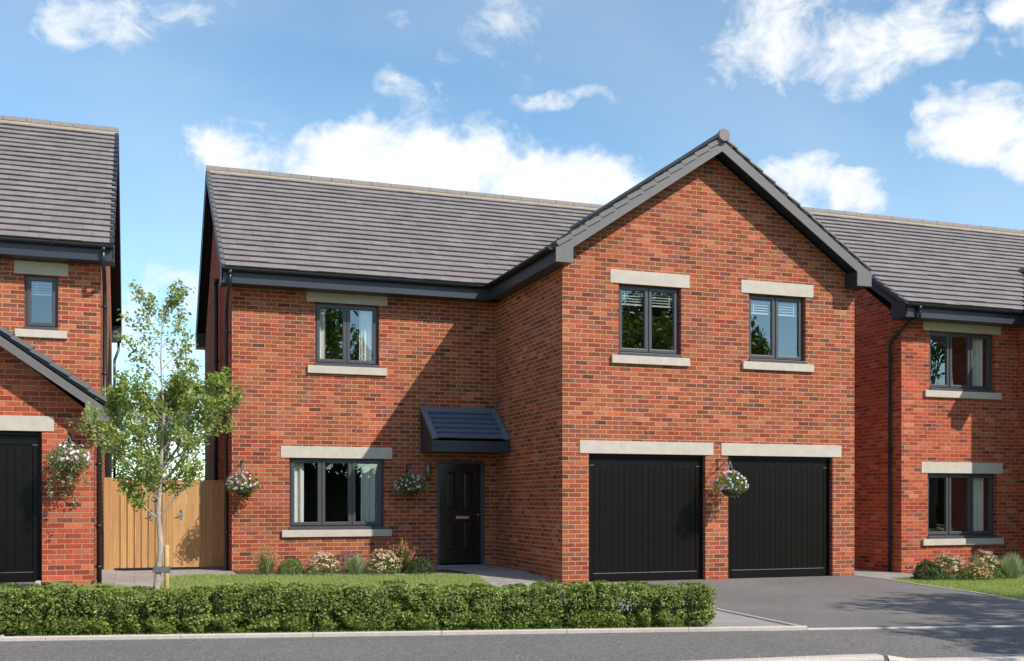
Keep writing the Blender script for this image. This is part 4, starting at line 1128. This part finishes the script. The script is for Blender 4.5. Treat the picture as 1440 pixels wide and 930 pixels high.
dome_shrub('heuchera_plant', 8.60, -.1, .34, .42, M['leaf_dark'], 'dark purple flowering plant behind the lavender at the right edge', 'plant', M['fl_purple'], 90, .02, 1000, clusters=4)

# hanging baskets -----------------------------------------------------------
def basket(x, y, zb, zc, off, r, lab, glab, blab, trailing=False, seedm=0):
    br = empty('basket_bracket', (x, y, zb), blab, 'bracket', 'iron basket brackets')
    b = MB(); b.box(x-.012, x+.012, y-.008, y, zb-.10, zb+.10)
    b.tube([(x, y-.008, zb+.085), (x, y-off, zb+.085)], .007, 6); b.tube([(x, y-.008, zb-.09), (x, y-off*.5, zb+.02), (x, y-off*.92, zb+.08)], .007, 6)
    b.tube([(x, y-off, zb+.085), (x, y-off-.025, zb+.10), (x, y-off-.03, zb+.075), (x, y-off-.01, zb+.055)], .006, 6)
    b.build('arm', M['iron'], br)
    yc = y-off; root = empty('hanging_basket', (x, yc, zc-.12), lab, 'hanging basket', glab); c = np.array((x, yc, zc))
    pr = [(.02, -.14), (.09, -.125), (.14, -.07), (.165, 0), (.17, .02), (.15, .02)]
    MB().lathe((x, yc, zc-.02), pr, 18).build('bowl', M['pot'], root)
    ch = MB()
    for k in range(4):
        a = k*math.pi/2+.5; ch.tube([(x, yc-.01, zb+.06), (x+.16*math.cos(a), yc+.16*math.sin(a), zc)], .0028, 4)
    ch.build('chain', M['steel'], root)
    nl = 1500 if not trailing else 1900
    d = rng.normal(size=(nl, 3)); d /= np.linalg.norm(d, axis=1)[:, None]
    rr = rng.uniform(.65, 1.05, nl)**.6; lump = np.array([1+.35*noise.noise(Vector((q*2.3).tolist())+Vector((x, y, 0))) for q in d])
    p = d*(rr*lump)[:, None]*np.array([r, r, r*.72]); p[:, 2] += .03
    p += rng.normal(0, .022, p.shape); ok = ~((d[:, 2] < -.15) & (np.hypot(d[:, 0], d[:, 1]) < .8) & (rng.uniform(size=nl) < (.72 if not trailing else 0)))
    p, d = p[ok], d[ok]
    if trailing:
        extra = []
        for s in range(9):
            a = s*.7+rng.uniform(0, .4); L = rng.uniform(.25, .62); k = int(L*120); t = rng.uniform(0, 1, k)
            e = np.stack([np.cos(a)*r*(.75+.15*t)+.03*np.sin(t*9+s), np.sin(a)*r*.7*np.ones(k), -.02-L*t], 1)+rng.normal(0, .02, (k, 3)); extra.append(e)
        e = np.concatenate(extra); p = np.concatenate([p, e]); d = np.concatenate([d, np.tile([0, -1, .3], (len(e), 1))])
    np_mesh('foliage', place(leaves(p, .034, .6, d, .3), c), None, 4, M['leaf_pale'] if trailing else M['leaf_shrub'], root)
    nf = 84 if not trailing else 54
    d = rng.normal(size=(nf*2, 3)); d /= np.linalg.norm(d, axis=1)[:, None]; d = d[d[:, 2] > -.35][:nf]
    p = d*np.array([r*1.05, r*1.05, r*.8]); p[:, 2] += .04
    # each blossom: five petals
    V = []
    for q, dd in zip(p, d):
        dd = dd/np.linalg.norm(dd); dd = dd+np.array([0, -.3, .1]); dd /= np.linalg.norm(dd)
        a1 = np.cross(dd, [0, 0, 1.]); a1 /= np.linalg.norm(a1)+1e-6; a2 = np.cross(dd, a1); s = rng.uniform(.020, .031)
        o = q+dd*.015; poly = []
        for k in range(10):
            th = k*math.pi/5; rad = s if k % 2 == 0 else s*.55
            poly.append(o+(a1*math.cos(th)+a2*math.sin(th))*rad+dd*(.3*s if k % 2 == 0 else 0))
        V.append(np.array(poly))
    np_mesh('blossoms', place(np.concatenate(V), c), None, 10, M['fl_mixed'], root)
basket(-4.80, 3.447, 1.99, 1.61, .31, .27, 'basket of pink and white flowers on the left corner of the main house', 'flower baskets', 'iron bracket at the left corner of the main house, above the basket by the gates')
basket(-1.77, 3.447, 1.96, 1.61, .31, .27, 'hanging basket of lilac and yellow flowers in shade between front door and window', 'flower baskets', 'iron bracket between the front door and the ground-floor window')
basket(2.875, 0, 1.99, 1.60, .42, .275, 'hanging basket of lilac and white flowers on the brick pier between the two garage doors', 'flower baskets', 'iron bracket on the brick pier between the two garage doors')
basket(-7.473, .35, 2.24, 1.92, .32, .27, 'trailing pale hanging basket beside the garage of the left-hand house', 'flower baskets', 'iron bracket on the left-hand house beside its garage door', trailing=True)

# young tree ---------------------------------------------------------------
def young_tree():
    bx, by = -6.33, -3.0; bz = hgt(bx, by)
    root = empty('young_tree', (bx, by, bz), 'slender young tree with pale trunk and airy crown, tied to a stake', 'tree')
    rr = random.Random(3)
    tr = [(bx-.03, by, bz-.03), (bx-.02, by, .35), (bx+.03, by, .8), (bx, by, 1.25), (bx+.035, by, 1.8), (bx+.06, by, 2.4), (bx+.03, by, 3.0), (bx+.05, by, 3.75)]
    m = MB(); m.tube(tr, [.045, .040, .034, .030, .022, .015, .009, .003], 10)
    m.build('trunk', M['bark_young'], root)
    b = MB(); pts = []; nrms = []
    def tp(z):
        for p, q in zip(tr, tr[1:]):
            if p[2] <= z <= q[2]:
                f = (z-p[2])/(q[2]-p[2]); return Vector(p).lerp(Vector(q), f)
        return Vector(tr[-1])
    def twig(p, d, L, r, lev):
        d = Vector(d).normalized(); P = [Vector(p)]; n = 5; cur = Vector(p)
        for i in range(n):
            d = (d+Vector((rr.uniform(-.16, .16), rr.uniform(-.16, .16), .10))).normalized()
            cur = cur+d*L/n; P.append(cur.copy())
            if lev < 2 and i >= 1:
                for _ in range(2 if lev == 0 else 1):
                    a = Vector((rr.uniform(-1, 1), rr.uniform(-1, 1), rr.uniform(-.35, .7))).normalized()
                    twig(cur, (d*.7+a*.9), L*rr.uniform(.32, .5)*(1-.08*i), r*.5, lev+1)
            if lev >= 1 or i >= 3:
                k = 7 if lev == 2 else 5
                for _ in range(k):
                    pts.append(tuple(cur+Vector((rr.gauss(0, .035), rr.gauss(0, .035), rr.gauss(0, .03)-.01)))); nrms.append((0, -.2, 1))
        b.tube(P, [r*(1-.8*i/n) for i in range(n+1)], 5, caps=False)
    # (height on trunk, azimuth deg, rise, length)
    spec = [(1.15, 200, .75, .50), (1.18, -12, .95, .62), (1.25, 100, .9, .55), (1.3, 168, .95, .85), (1.35, 250, .8, .6), (1.42, 12, .7, .85), (1.5, 192, .75, .95), (1.55, -40, .9, .75),
            (1.62, 60, 1.0, .6), (1.68, 150, .9, .8), (1.75, 8, .65, .9), (1.85, 215, 1.0, .75), (1.95, -25, .9, .72), (2.0, 175, .8, .70), (2.1, 80, 1.1, .5), (2.2, 20, 1.1, .55),
            (2.3, 195, 1.1, .5), (2.42, -15, 1.0, .5), (2.52, 165, .9, .55), (2.65, 20, 1.0, .5), (2.78, 190, 1.0, .55), (2.9, -20, 1.1, .5), (3.02, 160, 1.1, .52), (3.15, 10, 1.2, .5), (3.25, 185, 1.3, .5), (3.35, 70, 1.5, .4), (3.42, 165, 1.2, .45), (3.48, -10, 1.1, .42), (3.55, 20, 1.4, .35)]
    for z, az, rise, L in spec:
        a = R(az); d = (math.cos(a), math.sin(a), rise)
        twig(tp(z), d, L*((1.30 if abs(az) < 90 else 1.06) if 1.3 < z < 2.2 else 1.05), .012 if z < 2.1 else .006, 0 if z < 2.25 else 1)
    b.build('branches', M['bark_young'], root)
    P = np.array(pts); 
    hi = P[:, 2] > 2.45
    keep = rng.uniform(size=len(P)) < np.where(hi, .95, .38); P = P[keep]; Nn = np.array(nrms)[keep]
    np_mesh('crown', leaves(P, .046, .62, Nn, .35, .4), None, 4, M['leaf_tree'], root)
    print('young tree leaves', len(P))
    sx, sy = bx+.095, by-.02
    s = MB(); s.tube([(sx, sy, bz-.05), (sx, sy, .83), (sx, sy, .845)], [.028, .028, .022], 12)
    tag(s.build('tree_stake', M['stake']), 'short round wooden stake supporting the young tree', 'stake')
    t = MB(); t.box(bx-.045, sx+.035, by-.055, by-.045, .525, .595); t.box(bx-.045, sx+.035, by+.03, by+.04, .525, .595)
    t.box(bx-.055, bx-.045, by-.055, by+.04, .525, .595); t.box(sx+.035, sx+.042, by-.055, by+.04, .525, .595); t.box(bx+.048, sx-.032, by-.04, by+.02, .53, .59)
    tag(t.build('tree_tie', M['rubber'], None, .004), 'grey rubber strap holding the young tree to its stake', 'tree tie')
young_tree()

# larger trees ----------------------------------------------------------------
def big_tree(x, y, H, r, zc, n, label, ls=.16, leafm=None, seed=0, sq=1.0, name='broadleaf_tree', group=None, gap=-.12):
    rr = random.Random(seed); root = empty(name, (x, y, -.1), label, 'tree', group)
    t = MB(); t.tube([(x, y, -.15), (x+.05, y, zc*.35), (x, y+.05, zc*.8), (x, y, H*.85)], [r*.085, r*.065, r*.045, .02], 9); 
    t.build('trunk', M['bark'], root)
    b = MB(); cl = []
    for i in range(26):
        a = rr.uniform(0, 6.283); el = rr.uniform(-.4, 1.3); q = rr.uniform(.55, .95)
        c = Vector((x+r*q*math.cos(a)*math.cos(el), y+r*q*math.sin(a)*math.cos(el), zc+(H-zc)*q*math.sin(el)*sq)); cl.append((c, rr.uniform(.26, .42)*r))
        s = Vector((x, y, zc*rr.uniform(.55, .95))); b.tube([s, s.lerp(c, .5)+Vector((0, 0, -.15)), c], [r*.02, r*.013, r*.005], 5, caps=False)
    b.build('branches', M['bark'], root)
    P = []; D = []
    per = n//len(cl)
    for c, cr in cl:
        d = rng.normal(size=(per, 3)); d /= np.linalg.norm(d, axis=1)[:, None]
        q = d*(rng.uniform(.35, 1, per)**.6*cr)[:, None]*np.array([1, 1, .8])+np.array(c)
        nz = np.array([noise.noise(Vector((v*1.3/max(cr, .3)).tolist())) for v in q]); k = nz > gap
        P.append(q[k]); D.append(d[k]+np.array([0, 0, .4]))
    P = np.concatenate(P); D = np.concatenate(D)
    np_mesh('crown', leaves(P, ls, .62, D, .4), None, 4, leafm or M['leaf_big'], root)
    return root
big_tree(-9.0, 33, 6.2, 2.6, 3.0, 9000, 'grey-green tree far beyond the side gates, left of the gap', .13, M['leaf_far'], 1)
big_tree(-5.6, 36, 7.2, 3.2, 3.2, 10000, 'taller grey-green tree far beyond the side gates, right of the gap', .14, M['leaf_far'], 2)
big_tree(-13.0, 45, 6.5, 3.2, 3.0, 7000, 'small distant tree glimpsed far left beyond the side gates', .16, M['leaf_far'], 4)
# across the road, behind the viewpoint: seen in the window glass
big_tree(.9, -31, 12.0, 4.3, 6.2, 15000, 'large broadleaf tree across the road, mirrored in the upper left window', .24, None, 5)
big_tree(16.6, -29, 12.4, 3.6, 6.4, 15000, 'large broadleaf tree across the road, mirrored in the window over the left garage', .24, None, 6)
big_tree(21.2, -30, 10.2, 2.6, 5.6, 10000, 'smaller broadleaf tree across the road, mirrored in the window over the right garage', .22, None, 7)
big_tree(33, -27, 12.5, 4.4, 6.5, 12000, 'broad tree across the road, mirrored in the windows of the right-hand house', .26, None, 8)
# tree on the verge, right of the frame: its shade falls across the drive
big_tree(8.4, -11.3, 7.4, 2.3, 5.4, 6500, 'street tree just right of the frame whose shadow crosses the driveway', .17, None, 9, gap=.02, sq=.75)
big_tree(6.9, -13.0, 7.2, 2.2, 5.2, 6500, 'second street tree right of the frame, nearer the road, shading the footway', .17, None, 10, gap=.0, sq=.75)
def far_hedge():
    m = MB(); xx = [-30+i*1.5 for i in range(51)]
    for a, b in zip(xx, xx[1:]):
        h1 = 2.9+.9*noise.noise(Vector((a*.3, 0, 0))); h2 = 2.9+.9*noise.noise(Vector((b*.3, 0, 0)))
        m.quad((a, -32.6, -.1), (b, -32.6, -.1), (b, -32.7, h2), (a, -32.7, h1)); m.quad((b, -33.4, -.1), (a, -33.4, -.1), (a, -33.3, h1), (b, -33.3, h2)); m.quad((a, -32.7, h1), (b, -32.7, h2), (b, -33.3, h2), (a, -33.3, h1))
    n = 42000; x = rng.uniform(-30, 45, n); y = -33+rng.uniform(-1, 1, n)
    top = np.array([3.6+1.3*noise.noise(Vector((a*.25, 0, 0)))+.5*noise.noise(Vector((a*1.1, 3, 0))) for a in x])
    z = rng.uniform(0, 1, n)**.8*top; P = np.stack([x, y, z], 1)
    o = np_mesh('far_hedge', leaves(P, .30, .65), None, 4, M['leaf_shade']); tag(o, 'tall overgrown hedge along the far side of the road', 'hedge')
    m.build('inner_growth', M['leaf_shade'], o)  # added solid core, stops sky showing through the leaf gaps
far_hedge()

# ------------------------------------------------------------------ light, sky
KX, KZ = .72, 1.05
sdir = Vector((KX, -1, KZ)).normalized()                 # towards the sun
sun = bpy.data.lights.new('sun', 'SUN'); sun.energy = 5.0; sun.angle = R(.55); sun.color = (1, .93, .84)
so = bpy.data.objects.new('sun', sun); COL.objects.link(so)
so.rotation_euler = sdir.to_track_quat('Z', 'Y').to_euler()
W = bpy.data.worlds.new('World'); SC.world = W; W.use_nodes = True
nt = W.node_tree; N = nt.nodes; Lk = nt.links; bg = N['Background']
sky = N.new('ShaderNodeTexSky'); sky.sky_type = 'NISHITA'; sky.sun_disc = False
sky.sun_elevation = math.asin(sdir.z); sky.sun_rotation = math.atan2(sdir.x, sdir.y)
sky.air_density = 1.0; sky.dust_density = .05; sky.ozone_density = 1.6; sky.altitude = 50
def wmath(op, a, b=0., c=None, clamp=False):
    n = N.new('ShaderNodeMath'); n.operation = op; n.use_clamp = clamp
    for s, v in zip(n.inputs, (a, b, c)):
        if v is None: continue
        if isinstance(v, bpy.types.NodeSocket): Lk.new(v, s)
        else: s.default_value = v
    return n.outputs[0]
tc = N.new('ShaderNodeTexCoord'); vec = tc.outputs['Generated']
sp = N.new('ShaderNodeSeparateXYZ'); Lk.new(vec, sp.inputs[0])
az = wmath('ARCTAN2', sp.outputs[0], sp.outputs[1]); el = wmath('ARCSINE', sp.outputs[2])
def wnoise(scale, det, rough, zs=1.6, dist=0.0, off=0.0):
    mp = N.new('ShaderNodeMapping'); mp.inputs['Scale'].default_value = (1, 1, zs); mp.inputs['Location'].default_value = (off, off*.7, 0); Lk.new(vec, mp.inputs[0])
    n = N.new('ShaderNodeTexNoise'); n.inputs['Scale'].default_value = scale; n.inputs['Detail'].default_value = det; n.inputs['Roughness'].default_value = rough
    n.inputs['Distortion'].default_value = dist; Lk.new(mp.outputs[0], n.inputs['Vector']); return n.outputs['Fac']
wa = wnoise(9, 4, .55, 1.3, 0, 1.3); wb = wnoise(9, 4, .55, 1.3, 0, 5.1)
az = wmath('ADD', az, wmath('MULTIPLY', wmath('SUBTRACT', wa, .5), .15)); el = wmath('ADD', el, wmath('MULTIPLY', wmath('SUBTRACT', wb, .5), .09))
n1 = wnoise(7, 9, .58, 1.5, .25); n2 = wnoise(22, 9, .66, 1.3, .5, 3.); n3 = wnoise(2.4, 5, .5, 1.6, .6, 7.)
# cloud banks, (azimuth, elevation, half-widths, strength) of each
import math as _m
F_, H_, yaw = 1503., 705., _m.atan(528/1503.)
def blob(u, v, ru, rv, k):
    fx, fz = (u-720)/F_, (H_-v)/F_
    dx = _m.sin(yaw)+fx*_m.cos(yaw); dy = _m.cos(yaw)-fx*_m.sin(yaw); h = _m.hypot(dx, dy)
    a0 = _m.atan2(dx, dy); e0 = _m.atan2(fz, h); ra = ru/F_/h**2; re = rv/F_/h
    A = wmath('DIVIDE', wmath('SUBTRACT', az, a0), ra); B = wmath('DIVIDE', wmath('SUBTRACT', el, e0), re)
    s = wmath('ADD', wmath('MULTIPLY', A, A), wmath('MULTIPLY', B, B))
    return wmath('MULTIPLY', wmath('SUBTRACT', 1., wmath('MULTIPLY', s, .5), clamp=True), k)
BL = [(150, 15, 80, 60, .55), (215, -5, 60, 30, .5), (120, 60, 30, 30, .35), (585, 145, 75, 42, .58), (560, 190, 60, 30, .35), (400, 228, 110, 42, 1.05), (480, 240, 120, 55, 1.35), (600, 243, 155, 58, 1.5),
      (690, 230, 90, 58, 1.45), (765, 268, 115, 48, 1.55), (330, 215, 60, 40, .55), (250, 395, 70, 55, 1.0), (215, 470, 70, 50, .75), (1130, 45, 150, 70, 1.05), (1200, 60, 130, 60, 1.2), (1230, 55, 60, 45, 1.35), (1070, 70, 90, 50, .55),
      (1290, 70, 70, 30, .7), (1375, 180, 85, 50, 1.7), (1310, 195, 55, 30, .8), (1440, 195, 60, 45, 1.2), (1140, 268, 55, 42, .85), (1225, 272, 48, 26, .95), (850, 132, 32, 13, .6), (775, 142, 45, 13, .45), (1440, 10, 50, 40, 1.0), (1360, 20, 20, 12, .55), (700, 80, 90, 90, .30), (620, 60, 90, 60, .25)]
acc = None
for b in BL:
    v = blob(*b); acc = v if acc is None else wmath('MAXIMUM', acc, v)
behind = wmath('MULTIPLY', wmath('LESS_THAN', sp.outputs[1], .35), wmath('MULTIPLY', n3, .85))
acc = wmath('MAXIMUM', acc, behind)
dens = wmath('ADD', acc, wmath('ADD', wmath('MULTIPLY', wmath('SUBTRACT', n1, .5), 3.2), wmath('MULTIPLY', wmath('SUBTRACT', n2, .5), 1.9)))
mr = N.new('ShaderNodeMapRange'); mr.interpolation_type = 'SMOOTHSTEP'; Lk.new(dens, mr.inputs[0])
for i, q in enumerate((.25, 1.25, 0, 1)): mr.inputs[i+1].default_value = q
mask = wmath('MULTIPLY', mr.outputs[0], wmath('MULTIPLY', acc, 3.2, clamp=True))
veil = wmath('MULTIPLY', wmath('SUBTRACT', n3, .40, clamp=True), 1.1)
# veil of thin high haze is stronger towards the right of the view
mask = wmath('MAXIMUM', mask, wmath('MULTIPLY', veil, .55))
tint = N.new('ShaderNodeMix'); tint.data_type = 'RGBA'; tint.blend_type = 'MULTIPLY'; tint.inputs[0].default_value = 1
Lk.new(sky.outputs[0], tint.inputs[6]); tint.inputs[7].default_value = (1.24, 1.50, 1.50, 1)
cm = N.new('ShaderNodeMix'); cm.data_type = 'RGBA'; Lk.new(mask, cm.inputs[0]); Lk.new(tint.outputs[2], cm.inputs[6])
cm.inputs[7].default_value = (7.6, 7.8, 8.0, 1)
Lk.new(cm.outputs[2], bg.inputs['Color']); bg.inputs['Strength'].default_value = .12

# ------------------------------------------------------------------ camera
cam = bpy.data.cameras.new('camera'); co = bpy.data.objects.new('camera', cam); COL.objects.link(co)
co.location = (-6.569, -16.21, 1.36); co.rotation_euler = (R(90), 0, -yaw)
cam.sensor_width = 36; cam.lens = 36*F_/1440; cam.shift_y = (H_-465)/1440; cam.clip_end = 2000; cam.clip_start = .05
SC.camera = co
SC.view_settings.view_transform = 'Standard'; SC.view_settings.look = 'None'; SC.view_settings.exposure = 0.16; SC.view_settings.gamma = 1
SC.cycles.max_bounces = 8; SC.cycles.transparent_max_bounces = 12
